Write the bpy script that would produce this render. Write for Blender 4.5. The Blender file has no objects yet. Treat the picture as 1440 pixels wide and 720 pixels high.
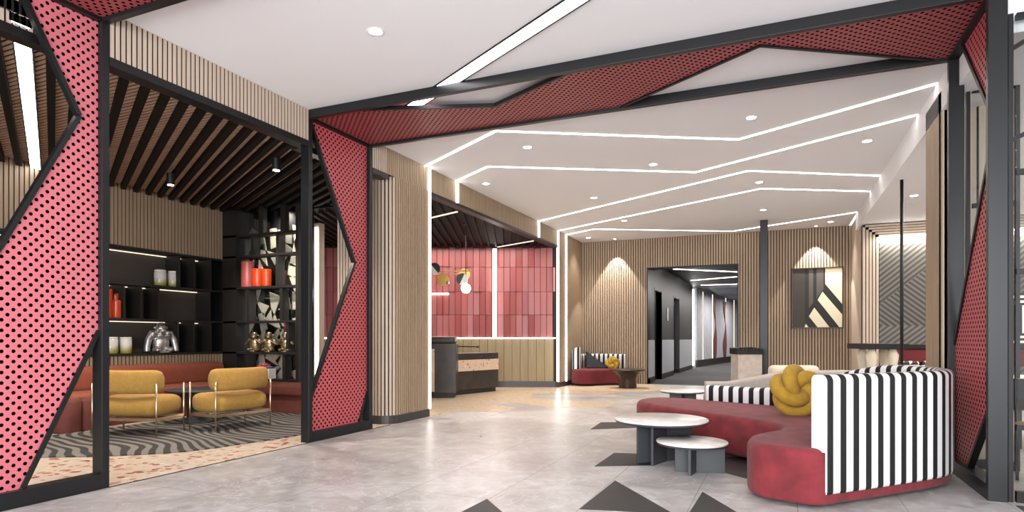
import bpy, bmesh, math, random
from mathutils import Vector, Matrix
random.seed(7)
PI = math.pi
COL = bpy.context.scene.collection
H = 3.83          # lobby ceiling
XL = -4.95        # left wall line
YB = 16.3         # back wall
XR = 1.5          # bulkhead line
HL = 3.49         # lower ceiling right
CAMZ = 1.2

# ------------------------------------------------------------------ materials
def srgb(r, g, b):
    def f(c):
        c /= 255.0
        return c / 12.92 if c <= 0.04045 else ((c + 0.055) / 1.055) ** 2.4
    return (f(r), f(g), f(b), 1.0)

MATS = {}
def mat(name, col, rough=0.5, metal=0.0, spec=0.5, var=0.0, vscale=8.0, emit=0.0, bump=0.0, bscale=60.0, sheen=0.0, stretch=None, coat=0.0):
    if name in MATS: return MATS[name]
    m = bpy.data.materials.new(name); m.use_nodes = True
    nt = m.node_tree; b = nt.nodes['Principled BSDF']
    b.inputs['Base Color'].default_value = col
    b.inputs['Roughness'].default_value = rough
    b.inputs['Metallic'].default_value = metal
    b.inputs['Specular IOR Level'].default_value = spec
    if sheen: b.inputs['Sheen Weight'].default_value = sheen
    if coat: b.inputs['Coat Weight'].default_value = coat
    if emit:
        b.inputs['Emission Color'].default_value = col
        b.inputs['Emission Strength'].default_value = emit
    if var or bump:
        tc = nt.nodes.new('ShaderNodeTexCoord'); mp = nt.nodes.new('ShaderNodeMapping')
        nt.links.new(tc.outputs['Object'], mp.inputs['Vector'])
        if stretch: mp.inputs['Scale'].default_value = stretch
    if var:
        n = nt.nodes.new('ShaderNodeTexNoise'); n.inputs['Scale'].default_value = vscale
        n.inputs['Detail'].default_value = 6
        nt.links.new(mp.outputs['Vector'], n.inputs['Vector'])
        r = nt.nodes.new('ShaderNodeValToRGB')
        r.color_ramp.elements[0].position = 0.3; r.color_ramp.elements[1].position = 0.7
        r.color_ramp.elements[0].color = tuple(c * (1 - var) for c in col[:3]) + (1,)
        r.color_ramp.elements[1].color = tuple(min(1, c * (1 + var)) for c in col[:3]) + (1,)
        nt.links.new(n.outputs['Fac'], r.inputs['Fac'])
        nt.links.new(r.outputs['Color'], b.inputs['Base Color'])
    if bump:
        n2 = nt.nodes.new('ShaderNodeTexNoise'); n2.inputs['Scale'].default_value = bscale
        nt.links.new(mp.outputs['Vector'], n2.inputs['Vector'])
        bp = nt.nodes.new('ShaderNodeBump'); bp.inputs['Strength'].default_value = bump
        bp.inputs['Distance'].default_value = 0.01
        nt.links.new(n2.outputs['Fac'], bp.inputs['Height'])
        nt.links.new(bp.outputs['Normal'], b.inputs['Normal'])
    MATS[name] = m
    return m

def nodes(name):
    m = bpy.data.materials.new(name); m.use_nodes = True
    MATS[name] = m
    return m, m.node_tree, m.node_tree.nodes['Principled BSDF']

def math_node(nt, op, a, b=None):
    n = nt.nodes.new('ShaderNodeMath'); n.operation = op
    for i, v in enumerate((a, b)):
        if v is None: continue
        if isinstance(v, (int, float)): n.inputs[i].default_value = v
        else: nt.links.new(v, n.inputs[i])
    return n.outputs[0]

def mix(nt, fac, c1, c2):
    n = nt.nodes.new('ShaderNodeMix'); n.data_type = 'RGBA'
    nt.links.new(fac, n.inputs[0])
    for k, c in ((6, c1), (7, c2)):
        if isinstance(c, tuple): n.inputs[k].default_value = c
        else: nt.links.new(c, n.inputs[k])
    return n.outputs[2]

def objxyz(nt):
    tc = nt.nodes.new('ShaderNodeTexCoord'); s = nt.nodes.new('ShaderNodeSeparateXYZ')
    nt.links.new(tc.outputs['Object'], s.inputs[0])
    return tc.outputs['Object'], s.outputs

def noise(nt, vec, scale, detail=5, dist=0.0):
    n = nt.nodes.new('ShaderNodeTexNoise'); n.inputs['Scale'].default_value = scale
    n.inputs['Detail'].default_value = detail; n.inputs['Distortion'].default_value = dist
    nt.links.new(vec, n.inputs['Vector'])
    return n.outputs['Fac']

def ramp(nt, fac, stops):
    r = nt.nodes.new('ShaderNodeValToRGB')
    el = r.color_ramp.elements
    el[0].position, el[0].color = stops[0]; el[1].position, el[1].color = stops[-1]
    for p, c in stops[1:-1]:
        e = el.new(p); e.color = c
    nt.links.new(fac, r.inputs['Fac'])
    return r.outputs['Color']

def perforated(name, col, axes, a=0.0523, rad=0.0135):
    """painted metal with a lattice of round holes, dark behind"""
    m, nt, b = nodes(name)
    _, xyz = objxyz(nt)
    u, v = xyz[axes[0]], xyz[axes[1]]
    k = 1 / math.sqrt(2) / a
    p = math_node(nt, 'MULTIPLY', math_node(nt, 'ADD', u, v), k)
    q = math_node(nt, 'MULTIPLY', math_node(nt, 'SUBTRACT', u, v), k)
    fp = math_node(nt, 'SUBTRACT', math_node(nt, 'FRACT', math_node(nt, 'ADD', p, 100.0)), 0.5)
    fq = math_node(nt, 'SUBTRACT', math_node(nt, 'FRACT', math_node(nt, 'ADD', q, 100.0)), 0.5)
    d = math_node(nt, 'SQRT', math_node(nt, 'ADD', math_node(nt, 'MULTIPLY', fp, fp), math_node(nt, 'MULTIPLY', fq, fq)))
    hole = math_node(nt, 'LESS_THAN', d, rad / a)
    c = mix(nt, hole, col, srgb(10, 6, 8))
    nt.links.new(c, b.inputs['Base Color'])
    b.inputs['Roughness'].default_value = 0.45
    nt.links.new(math_node(nt, 'SUBTRACT', 0.5, math_node(nt, 'MULTIPLY', hole, 0.5)), b.inputs['Specular IOR Level'])
    return m

def emission(name, col, strength):
    m = bpy.data.materials.new(name); m.use_nodes = True
    nt = m.node_tree; nt.nodes.clear()
    e = nt.nodes.new('ShaderNodeEmission'); o = nt.nodes.new('ShaderNodeOutputMaterial')
    e.inputs[0].default_value = col; e.inputs[1].default_value = strength
    nt.links.new(e.outputs[0], o.inputs[0])
    MATS[name] = m
    return m

WHITE = mat('ceiling_paint', srgb(224, 224, 227), 0.9)
FRAME = mat('dark_steel', srgb(40, 41, 43), 0.36, 0.6, bump=0.02, bscale=200)
FRAMEK = mat('black_edge_steel', srgb(22, 22, 24), 0.45, 0.4)
SLAT = mat('beige_wood_slat', srgb(184, 166, 150), 0.55, var=0.1, vscale=3, stretch=(14, 14, 0.6))
SLATB = mat('brown_wood_slat', srgb(152, 131, 108), 0.55, var=0.14, vscale=3, stretch=(14, 14, 0.5))
GAP = mat('slat_gap_black', srgb(16, 12, 10), 0.8)
SLATC = mat('ceiling_rib_wood', srgb(222, 190, 166), 0.6, var=0.1, vscale=6)
BEAM = mat('black_stained_beam', srgb(16, 13, 12), 0.7, spec=0.2)
BLACK = mat('matt_black', srgb(20, 20, 21), 0.4)
LACQ = mat('black_lacquer_shelf', srgb(30, 27, 25), 0.5)
BASEB = mat('baseboard_grey', srgb(62, 60, 60), 0.4, 0.3)
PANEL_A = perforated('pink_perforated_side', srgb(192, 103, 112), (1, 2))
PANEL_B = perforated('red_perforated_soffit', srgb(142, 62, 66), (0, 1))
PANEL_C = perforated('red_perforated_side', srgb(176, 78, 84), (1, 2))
LED = emission('led_warm_white', (1.0, 0.93, 0.83, 1), 7.0)
LEDW = emission('led_white_panel', (1.0, 0.98, 0.97, 1), 7.0)
LEDS = emission('led_shelf', (1.0, 0.84, 0.64, 1), 0.9)
LEDV = emission('led_wall_line', (1.0, 0.95, 0.88, 1), 5.0)
LAMPE = emission('lamp_disc', (1.0, 0.95, 0.88, 1), 14.0)
RED = mat('red_velvet', srgb(110, 31, 38), 0.88, var=0.3, vscale=7, sheen=0.06, bump=0.08, bscale=250)
REDD = mat('dark_red_velvet', srgb(96, 24, 32), 0.85, var=0.15, vscale=9, sheen=0.05)
MUST = mat('mustard_velvet', srgb(164, 128, 36), 0.85, var=0.12, vscale=20, sheen=0.08, bump=0.08, bscale=250)
MUSTF = mat('mustard_fabric', srgb(170, 132, 62), 0.85, var=0.1, vscale=25, sheen=0.08, bump=0.1, bscale=200)
TERRA = mat('terracotta_fabric', srgb(140, 72, 50), 0.85, var=0.1, vscale=10, sheen=0.05)
TERRAD = mat('terracotta_base', srgb(104, 52, 44), 0.8, var=0.1, vscale=10)
GOLD = mat('brushed_brass', srgb(226, 208, 176), 0.3, 1.0)
BRASS = mat('aged_brass', srgb(176, 140, 80), 0.35, 1.0)
GREYF = mat('pale_grey_fabric', srgb(160, 152, 148), 0.9, var=0.06, vscale=20)
CREAMF = mat('cream_fabric', srgb(204, 194, 174), 0.9)
SLATE = mat('slate_grey_lacquer', srgb(56, 60, 64), 0.5, var=0.05, vscale=4)
MARBLE = mat('pale_marble_top', srgb(214, 210, 206), 0.3, var=0.14, vscale=14)
BRONZE = mat('dark_bronze', srgb(62, 50, 42), 0.35, 0.6, var=0.15, vscale=9)
CHROME = mat('chrome_silver', srgb(190, 190, 188), 0.3, 0.85)
BRZFIG = mat('antique_bronze_figure', srgb(140, 124, 96), 0.35, 0.8, var=0.3, vscale=20)
ORANGE = mat('orange_glaze', srgb(172, 58, 26), 0.25)
PINKG = mat('rose_glaze', srgb(160, 80, 76), 0.25)
STONE = mat('charcoal_stone', srgb(52, 47, 45), 0.35, var=0.35, vscale=5)
STONED = mat('dark_stone_plinth', srgb(34, 32, 31), 0.5)
OLIVE = mat('olive_wood_plank', srgb(140, 124, 92), 0.5, var=0.12, vscale=3, stretch=(10, 10, 0.5))
DARKTILE = mat('charcoal_floor_inlay', srgb(33, 33, 35), 0.5, var=0.2, vscale=3)
STONEP = mat('pale_stone_plinth', srgb(176, 166, 158), 0.5, var=0.15, vscale=9)
CORW = mat('corridor_dark_wall', srgb(60, 58, 56), 0.5)
CORP = mat('corridor_pale_panel', srgb(196, 196, 200), 0.6)
CORR = mat('corridor_rose_panel', srgb(118, 66, 74), 0.6)
CORC = mat('corridor_blue_grey_ceiling', srgb(140, 146, 160), 0.7)
CARPD = mat('corridor_carpet', srgb(80, 78, 80), 0.95, var=0.35, vscale=2, stretch=(0.6, 3, 1))
GREYDULL = mat('restaurant_wall_paint', srgb(190, 182, 176), 0.9)

def m_floor():
    m, nt, b = nodes('grey_stone_tiles')
    vec, xyz = objxyz(nt)
    n1 = noise(nt, vec, 0.7, 8, 0.8); n2 = noise(nt, vec, 5.0, 8, 1.5)
    s = math_node(nt, 'ADD', math_node(nt, 'MULTIPLY', n1, 0.6), math_node(nt, 'MULTIPLY', n2, 0.4))
    c = ramp(nt, s, [(0.3, srgb(136, 132, 130)), (0.5, srgb(176, 172, 170)), (0.7, srgb(212, 210, 211))])
    # pale veins
    n3 = noise(nt, vec, 1.3, 9, 2.2)
    v = math_node(nt, 'ABSOLUTE', math_node(nt, 'SUBTRACT', n3, 0.5))
    vein = math_node(nt, 'MULTIPLY', math_node(nt, 'LESS_THAN', v, 0.006), 0.35)
    c = mix(nt, vein, c, srgb(220, 218, 218))
    # joints
    gx = math_node(nt, 'ADD', math_node(nt, 'DIVIDE', xyz[0], 0.705), 100 + 1.29 / 0.705)
    fx = math_node(nt, 'FRACT', gx); row = math_node(nt, 'FLOOR', gx)
    gy = math_node(nt, 'ADD', math_node(nt, 'ADD', math_node(nt, 'DIVIDE', xyz[1], 1.41), 100.05), math_node(nt, 'MULTIPLY', row, 0.5))
    fy = math_node(nt, 'FRACT', gy)
    jx = math_node(nt, 'LESS_THAN', fx, 0.0075); jy = math_node(nt, 'LESS_THAN', fy, 0.0035)
    j = math_node(nt, 'MAXIMUM', jx, jy)
    c = mix(nt, j, c, srgb(112, 108, 108))
    nt.links.new(c, b.inputs['Base Color'])
    r = math_node(nt, 'ADD', math_node(nt, 'MULTIPLY', n2, 0.3), 0.2)
    nt.links.new(r, b.inputs['Roughness'])
    return m
FLOOR = m_floor()

def m_terrazzo(name, base, scale, thr, chips):
    m, nt, b = nodes(name)
    vec, xyz = objxyz(nt)
    mp = nt.nodes.new('ShaderNodeVectorMath'); mp.operation = 'ADD'
    nn = nt.nodes.new('ShaderNodeTexNoise'); nn.inputs['Scale'].default_value = scale * 0.8
    nt.links.new(vec, nn.inputs['Vector'])
    sc = nt.nodes.new('ShaderNodeVectorMath'); sc.operation = 'SCALE'; sc.inputs['Scale'].default_value = 0.5 / scale
    nt.links.new(nn.outputs['Color'], sc.inputs[0])
    nt.links.new(vec, mp.inputs[0]); nt.links.new(sc.outputs[0], mp.inputs[1])
    v = nt.nodes.new('ShaderNodeTexVoronoi'); v.inputs['Scale'].default_value = scale
    v.inputs['Randomness'].default_value = 1.0
    nt.links.new(mp.outputs[0], v.inputs['Vector'])
    sepc = nt.nodes.new('ShaderNodeSeparateColor'); nt.links.new(v.outputs['Color'], sepc.inputs[0])
    size = math_node(nt, 'MULTIPLY', sepc.outputs[1], thr)
    chip = math_node(nt, 'LESS_THAN', v.outputs['Distance'], size)
    r = nt.nodes.new('ShaderNodeValToRGB'); r.color_ramp.interpolation = 'CONSTANT'
    el = r.color_ramp.elements
    el[0].position = 0; el[0].color = chips[0]; el[1].position = 1 / len(chips); el[1].color = chips[1]
    for i in range(2, len(chips)):
        e = el.new(i / len(chips)); e.color = chips[i]
    nt.links.new(sepc.outputs[0], r.inputs['Fac'])
    c = mix(nt, chip, base, r.outputs['Color'])
    nt.links.new(c, b.inputs['Base Color']); b.inputs['Roughness'].default_value = 0.3
    return m
TERZ = m_terrazzo('cream_terrazzo_large_chip', srgb(212, 198, 182), 14, 0.62, [srgb(176, 78, 62), srgb(226, 214, 200), srgb(190, 134, 110), srgb(150, 90, 70), srgb(200, 180, 160)])
TERZR = m_terrazzo('sand_terrazzo', srgb(204, 184, 158), 13, 0.45, [srgb(170, 110, 84), srgb(226, 214, 196), srgb(184, 150, 120)])
TERZD = m_terrazzo('desk_terrazzo', srgb(214, 190, 170), 16, 0.33, [srgb(120, 66, 54), srgb(176, 100, 80), srgb(90, 70, 62), srgb(236, 220, 204)])

def m_stripes():
    m, nt, b = nodes('black_white_stripe_fabric')
    uv = nt.nodes.new('ShaderNodeUVMap'); s = nt.nodes.new('ShaderNodeSeparateXYZ')
    nt.links.new(uv.outputs[0], s.inputs[0])
    f = math_node(nt, 'FRACT', math_node(nt, 'ADD', math_node(nt, 'DIVIDE', s.outputs[0], 0.130), 100.0))
    k = math_node(nt, 'LESS_THAN', f, 0.46)
    c = mix(nt, k, srgb(222, 222, 224), srgb(5, 5, 6))
    nt.links.new(c, b.inputs['Base Color']); b.inputs['Roughness'].default_value = 0.7
    return m
STRIPE = m_stripes()

def m_zebra():
    m, nt, b = nodes('zebra_swirl_carpet')
    vec, xyz = objxyz(nt)
    w = nt.nodes.new('ShaderNodeTexWave'); w.inputs['Scale'].default_value = 2.6
    w.inputs['Distortion'].default_value = 16.0; w.inputs['Detail'].default_value = 0.8
    w.inputs['Detail Scale'].default_value = 0.32
    mp = nt.nodes.new('ShaderNodeMapping'); mp.inputs['Rotation'].default_value = (0, 0, 1.9)
    nt.links.new(vec, mp.inputs['Vector']); nt.links.new(mp.outputs[0], w.inputs['Vector'])
    c = ramp(nt, w.outputs['Fac'], [(0.40, srgb(50, 50, 53)), (0.60, srgb(122, 118, 112))])
    nt.links.new(c, b.inputs['Base Color']); b.inputs['Roughness'].default_value = 0.95
    n2 = noise(nt, vec, 180, 2); bp = nt.nodes.new('ShaderNodeBump'); bp.inputs['Strength'].default_value = 0.3
    bp.inputs['Distance'].default_value = 0.01
    nt.links.new(n2, bp.inputs['Height']); nt.links.new(bp.outputs[0], b.inputs['Normal'])
    return m
ZEBRA = m_zebra()

def m_glass():
    m = bpy.data.materials.new('clear_glass'); m.use_nodes = True
    nt = m.node_tree; nt.nodes.clear()
    t = nt.nodes.new('ShaderNodeBsdfTransparent'); g = nt.nodes.new('ShaderNodeBsdfGlossy')
    g.inputs['Roughness'].default_value = 0.02
    fr = nt.nodes.new('ShaderNodeFresnel'); fr.inputs[0].default_value = 1.35
    mx = nt.nodes.new('ShaderNodeMixShader'); o = nt.nodes.new('ShaderNodeOutputMaterial')
    t.inputs[0].default_value = (0.93, 0.95, 0.94, 1)
    nt.links.new(fr.outputs[0], mx.inputs[0]); nt.links.new(t.outputs[0], mx.inputs[1]); nt.links.new(g.outputs[0], mx.inputs[2])
    nt.links.new(mx.outputs[0], o.inputs[0])
    MATS['clear_glass'] = m
    return m
GLASS = m_glass()

def m_jar():
    m, nt, b = nodes('milky_jar_green_base')
    vec, xyz = objxyz(nt)
    k = ramp(nt, math_node(nt, 'ADD', xyz[2], math_node(nt, 'MULTIPLY', noise(nt, vec, 9, 2), 0.12)),
             [(0.10, srgb(160, 150, 70)), (0.2, srgb(214, 212, 206))])
    nt.links.new(k, b.inputs['Base Color']); b.inputs['Roughness'].default_value = 0.15
    return m
JAR = m_jar()

# ------------------------------------------------------------------ mesh builder
class MB:
    def __init__(self): self.v = []; self.f = []; self.m = []; self.s = []; self.mats = []; self.uv = {}
    def mi(self, m):
        if m not in self.mats: self.mats.append(m)
        return self.mats.index(m)
    def add(self, vs, fs, m, smooth=False, M=None):
        o = len(self.v); k = self.mi(m)
        for p in vs:
            p = Vector(p)
            self.v.append(tuple(M @ p) if M else tuple(p))
        for q in fs:
            self.f.append(tuple(o + i for i in q)); self.m.append(k); self.s.append(smooth)
        return o
    def box(self, a, b, m, M=None):
        x0, y0, z0 = (min(a[i], b[i]) for i in range(3)); x1, y1, z1 = (max(a[i], b[i]) for i in range(3))
        vs = [(x0,y0,z0),(x1,y0,z0),(x1,y1,z0),(x0,y1,z0),(x0,y0,z1),(x1,y0,z1),(x1,y1,z1),(x0,y1,z1)]
        self.add(vs, [(0,3,2,1),(4,5,6,7),(0,1,5,4),(1,2,6,5),(2,3,7,6),(3,0,4,7)], m, False, M)
        return self
    def seg(self, p, q, w, z0, z1, m):
        """box along the 2D segment p-q, width w to both sides"""
        p = Vector(p); q = Vector(q); d = (q - p).normalized(); n = Vector((-d.y, d.x)) * w / 2
        c = [p - n, q - n, q + n, p + n]
        vs = [(k.x, k.y, z0) for k in c] + [(k.x, k.y, z1) for k in c]
        self.add(vs, [(0,3,2,1),(4,5,6,7),(0,1,5,4),(1,2,6,5),(2,3,7,6),(3,0,4,7)], m)
        return self
    def bar(self, p, q, w, h, m, up=(0, 0, 1)):
        """square bar between two 3D points"""
        p = Vector(p); q = Vector(q); d = (q - p).normalized(); up = Vector(up)
        if abs(d.dot(up)) > 0.99: up = Vector((1, 0, 0))
        a = d.cross(up).normalized(); b = a.cross(d).normalized()
        c = [a * w / 2 * i + b * h / 2 * j for i, j in ((-1,-1),(1,-1),(1,1),(-1,1))]
        vs = [p + k for k in c] + [q + k for k in c]
        self.add(vs, [(0,3,2,1),(4,5,6,7),(0,1,5,4),(1,2,6,5),(2,3,7,6),(3,0,4,7)], m)
        return self
    def prism(self, poly, t0, t1, m, axis='z'):
        """2D polygon extruded along axis"""
        def P(a, b, t): return {'z': (a, b, t), 'x': (t, a, b), 'y': (a, t, b)}[axis]
        n = len(poly)
        vs = [P(a, b, t0) for a, b in poly] + [P(a, b, t1) for a, b in poly]
        fs = [tuple(range(n))[::-1], tuple(range(n, 2 * n))] + [(i, (i + 1) % n, n + (i + 1) % n, n + i) for i in range(n)]
        self.add(vs, fs, m)
        return self
    def tube(self, pts, r, m, n=10, closed=False, cap=True):
        pts = [Vector(p) for p in pts]; N = len(pts); rings = []; prev = None
        for i, p in enumerate(pts):
            if closed: d = pts[(i + 1) % N] - pts[i - 1]
            else: d = pts[min(i + 1, N - 1)] - pts[max(i - 1, 0)]
            d.normalize()
            if prev is None:
                a = d.cross(Vector((0, 0, 1)))
                if a.length < 0.01: a = d.cross(Vector((1, 0, 0)))
            else:
                a = prev - d * prev.dot(d)
            a.normalize(); prev = a; b = d.cross(a)
            rr = r[i] if isinstance(r, (list, tuple)) else r
            rings.append([p + (a * math.cos(t) + b * math.sin(t)) * rr for t in [2 * PI * k / n for k in range(n)]])
        vs = [q for R in rings for q in R]; fs = []
        for i in range(N if closed else N - 1):
            j = (i + 1) % N
            off = 0
            if closed and j == 0:
                best = min(range(n), key=lambda s: (rings[0][s] - rings[-1][0]).length); off = best
            for k in range(n):
                k2 = (k + 1) % n
                fs.append((i*n+k, i*n+k2, j*n+(k2+off) % n, j*n+(k+off) % n))
        if not closed and cap: fs += [tuple(range(n))[::-1], tuple((N - 1) * n + k for k in range(n))]
        self.add(vs, fs, m, True)
        return self
    def lathe(self, prof, m, n=48, c=(0, 0), smooth=True, sx=1.0, cap=True):
        vs = []; fs = []; L = len(prof)
        for r, z in prof:
            for k in range(n):
                t = 2 * PI * k / n; vs.append((c[0] + r * math.cos(t) * sx, c[1] + r * math.sin(t), z))
        for i in range(L - 1):
            for k in range(n):
                k2 = (k + 1) % n; fs.append((i*n+k, i*n+k2, (i+1)*n+k2, (i+1)*n+k))
        if cap: fs.append(tuple(range(n))[::-1]); fs.append(tuple((L - 1) * n + k for k in range(n)))
        self.add(vs, fs, m, smooth)
        return self
    def ball(self, c, r, m, n=16, M=None):
        r = r if isinstance(r, (tuple, list)) else (r, r, r)
        vs = [(c[0], c[1], c[2] + r[2])]; fs = []; k = n // 2
        for i in range(1, k):
            a = PI * i / k
            for j in range(n):
                b = 2 * PI * j / n
                vs.append((c[0] + r[0]*math.sin(a)*math.cos(b), c[1] + r[1]*math.sin(a)*math.sin(b), c[2] + r[2]*math.cos(a)))
        vs.append((c[0], c[1], c[2] - r[2])); last = len(vs) - 1
        for j in range(n):
            j2 = (j + 1) % n
            fs.append((0, 1 + j, 1 + j2))
            for i in range(k - 2): fs.append((1+i*n+j, 1+(i+1)*n+j, 1+(i+1)*n+j2, 1+i*n+j2))
            fs.append((last, 1+(k-2)*n+j2, 1+(k-2)*n+j))
        self.add(vs, fs, m, True, M)
        return self
    def build(self, name, parent=None, bevel=0.0, seg=2):
        me = bpy.data.meshes.new(name); me.from_pydata(self.v, [], self.f)
        for k in self.mats: me.materials.append(k)
        me.polygons.foreach_set('material_index', self.m); me.polygons.foreach_set('use_smooth', self.s)
        me.update()
        bm = bmesh.new(); bm.from_mesh(me); bmesh.ops.recalc_face_normals(bm, faces=bm.faces); bm.to_mesh(me); bm.free()
        o = bpy.data.objects.new(name, me); COL.objects.link(o)
        if parent: o.parent = parent
        if bevel:
            b = o.modifiers.new('b', 'BEVEL'); b.width = bevel; b.segments = seg; b.limit_method = 'ANGLE'
        return o

def tag(o, label, cat, group=None, kind=None):
    o['label'] = label; o['category'] = cat
    if group: o['group'] = group
    if kind: o['kind'] = kind
    return o
def struct(o):
    o['kind'] = 'structure'; return o
def thing(name, label, cat, loc=(0, 0, 0), rz=0.0, group=None):
    o = bpy.data.objects.new(name, None); COL.objects.link(o)
    o.empty_display_size = 0.1; o.location = loc; o.rotation_euler = (0, 0, rz)
    return tag(o, label, cat, group)
def dup(root, loc, rz=0.0, label=None):
    r = root.copy(); COL.objects.link(r); r.location = loc; r.rotation_euler = (0, 0, rz)
    if label: r['label'] = label
    for ch in list(root.children):
        c = ch.copy(); COL.objects.link(c); c.parent = r
        for g in list(ch.children):
            d = g.copy(); COL.objects.link(d); d.parent = c
    return r

def catmull(P, n=8, closed=False):
    out = []; N = len(P); P = [Vector(p) for p in P]
    rng = range(N) if closed else range(N - 1)
    for i in rng:
        if closed: a, b, c, d = P[i-1], P[i], P[(i+1) % N], P[(i+2) % N]
        else: a, b, c, d = P[max(i-1, 0)], P[i], P[i+1], P[min(i+2, N-1)]
        for k in range(n):
            t = k / n
            out.append(0.5 * ((2*b) + (c-a)*t + (2*a-5*b+4*c-d)*t*t + (3*b-a-3*c+d)*t*t*t))
    if not closed: out.append(P[-1])
    return out

def resample(P, step, closed=False):
    Q = list(P) + ([P[0]] if closed else [])
    L = [0]
    for a, b in zip(Q, Q[1:]): L.append(L[-1] + (b - a).length)
    n = max(2, int(round(L[-1] / step))); out = []; j = 0
    for i in range(n + (0 if closed else 1)):
        s = L[-1] * i / n
        while j < len(L) - 2 and L[j+1] < s: j += 1
        t = (s - L[j]) / max(1e-9, L[j+1] - L[j]); out.append(Q[j].lerp(Q[j+1], t))
    return out

def blob(name, poly, z0, z1, r, m, parent=None, steps=5, rb=None, crown=0.0):
    """cushion-like slab: smooth footprint, rounded edges"""
    P = resample([Vector(p).to_2d() for p in poly], 0.04, True); N = len(P)
    area = sum(P[i].x * P[(i+1) % N].y - P[(i+1) % N].x * P[i].y for i in range(N))
    if area < 0: P.reverse()
    nrm = []
    for i in range(N):
        d = (P[(i+1) % N] - P[i-1]).normalized(); nrm.append(Vector((-d.y, d.x)))
    rb = r if rb is None else rb
    prof = []
    for k in range(steps + 1):
        a = PI / 2 * k / steps; prof.append((rb * (1 - math.sin(a)), z0 + rb * (1 - math.cos(a))))
    for k in range(steps + 1):
        a = PI / 2 * k / steps; prof.append((r * (1 - math.cos(a)), z1 - r + r * math.sin(a)))
    vs = []; fs = []
    for off, z in prof:
        for p, q in zip(P, nrm): w = p + q * off; vs.append((w.x, w.y, z))
    L = len(prof)
    for i in range(L - 1):
        for k in range(N):
            k2 = (k + 1) % N; fs.append((i*N+k, i*N+k2, (i+1)*N+k2, (i+1)*N+k))
    fs.append(tuple(range(N))[::-1]); fs.append(tuple((L - 1) * N + k for k in range(N)))
    mb = MB(); mb.add(vs, fs, m, True)
    return mb.build(name, parent)

def ribbon(name, path, prof_fn, m, parent=None, step=0.03, side=1):
    """sweep a closed profile [(offset, z)] along a 2D path; u = arc length"""
    P = resample([Vector(p).to_2d() for p in path], step); N = len(P)
    s = [0.0]
    for a, b in zip(P, P[1:]): s.append(s[-1] + (b - a).length)
    vs = []; us = []
    for i, p in enumerate(P):
        d = (P[min(i+1, N-1)] - P[max(i-1, 0)]).normalized(); n = Vector((-d.y, d.x)) * side
        pr = prof_fn(s[i] / s[-1]); K = len(pr)
        for off, z in pr: q = p + n * off; vs.append((q.x, q.y, z)); us.append((s[i], z))
    fs = []
    for i in range(N - 1):
        for k in range(K):
            k2 = (k + 1) % K; fs.append((i*K+k, (i+1)*K+k, (i+1)*K+k2, i*K+k2))
    fs += [tuple(range(K)), tuple((N-1)*K + k for k in range(K))[::-1]]
    mb = MB(); mb.add(vs, fs, m, True); o = mb.build(name, parent)
    me = o.data; uv = me.uv_layers.new(name='UVMap')
    for pl in me.polygons:
        capn = len(pl.vertices) > 4
        if capn: pl.use_smooth = False
        for li in pl.loop_indices:
            vi = me.loops[li].vertex_index
            # the end faces stay white: constant u inside the white part of a stripe
            uv.data[li].uv = (0.130 * 0.75, us[vi][1]) if capn else us[vi]
    return o

def slat_wall(name, p, q, z0, z1, m, pitch=0.05, gap=0.014, side=1, depth=0.025, thick=0.06, parent=None, horizontal=False):
    """backing board + upright slats on the side given by the left normal * side"""
    p = Vector(p); q = Vector(q); d = (q - p).normalized(); n = Vector((-d.y, d.x)) * side; L = (q - p).length
    mb = MB()
    def obox(s0, s1, t0, t1, za, zb, mm):
        c = [p + d*s0 + n*t0, p + d*s1 + n*t0, p + d*s1 + n*t1, p + d*s0 + n*t1]
        vs = [(k.x, k.y, za) for k in c] + [(k.x, k.y, zb) for k in c]
        mb.add(vs, [(0,3,2,1),(4,5,6,7),(0,1,5,4),(1,2,6,5),(2,3,7,6),(3,0,4,7)], mm)
    obox(0, L, -thick, -depth, z0, z1, GAP)
    if horizontal:
        k = max(1, int(round((z1 - z0) / pitch))); w = (z1 - z0) / k
        for i in range(k): obox(0, L, -depth, 0, z0 + i*w + gap/2, z0 + (i+1)*w - gap/2, m)
    else:
        k = max(1, int(round(L / pitch))); w = L / k
        for i in range(k): obox(i*w + gap/2, (i+1)*w - gap/2, -depth, 0, z0, z1, m)
    o = mb.build(name, parent)
    return o

# ------------------------------------------------------------------ SHELL
X_FAR = 5.2
fl = MB(); fl.box((XL, -4, -0.1), (X_FAR, YB + 0.1, 0), FLOOR); struct(fl.build('floor'))
fl = MB(); fl.box((-11.6, -1.0, -0.1), (XL, 8.3, 0), TERZ); struct(fl.build('floor_lounge'))
fl = MB(); fl.box((-11.6, 8.3, -0.1), (XL, YB + 0.1, 0.003), TERZR); struct(fl.build('floor_reception'))
cl = MB(); cl.box((-5.3, -4, H), (XR, YB + 0.1, H + 0.12), WHITE); struct(cl.build('ceiling'))
cl = MB(); cl.box((XR + 0.08, 5.74, HL), (X_FAR, 14.3, HL + 0.4), WHITE); struct(cl.build('ceiling_right'))
cl = MB(); cl.box((XR + 0.001, -4, H + 0.001), (X_FAR, 5.739, H + 0.1), WHITE); struct(cl.build('ceiling_entrance'))

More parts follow.
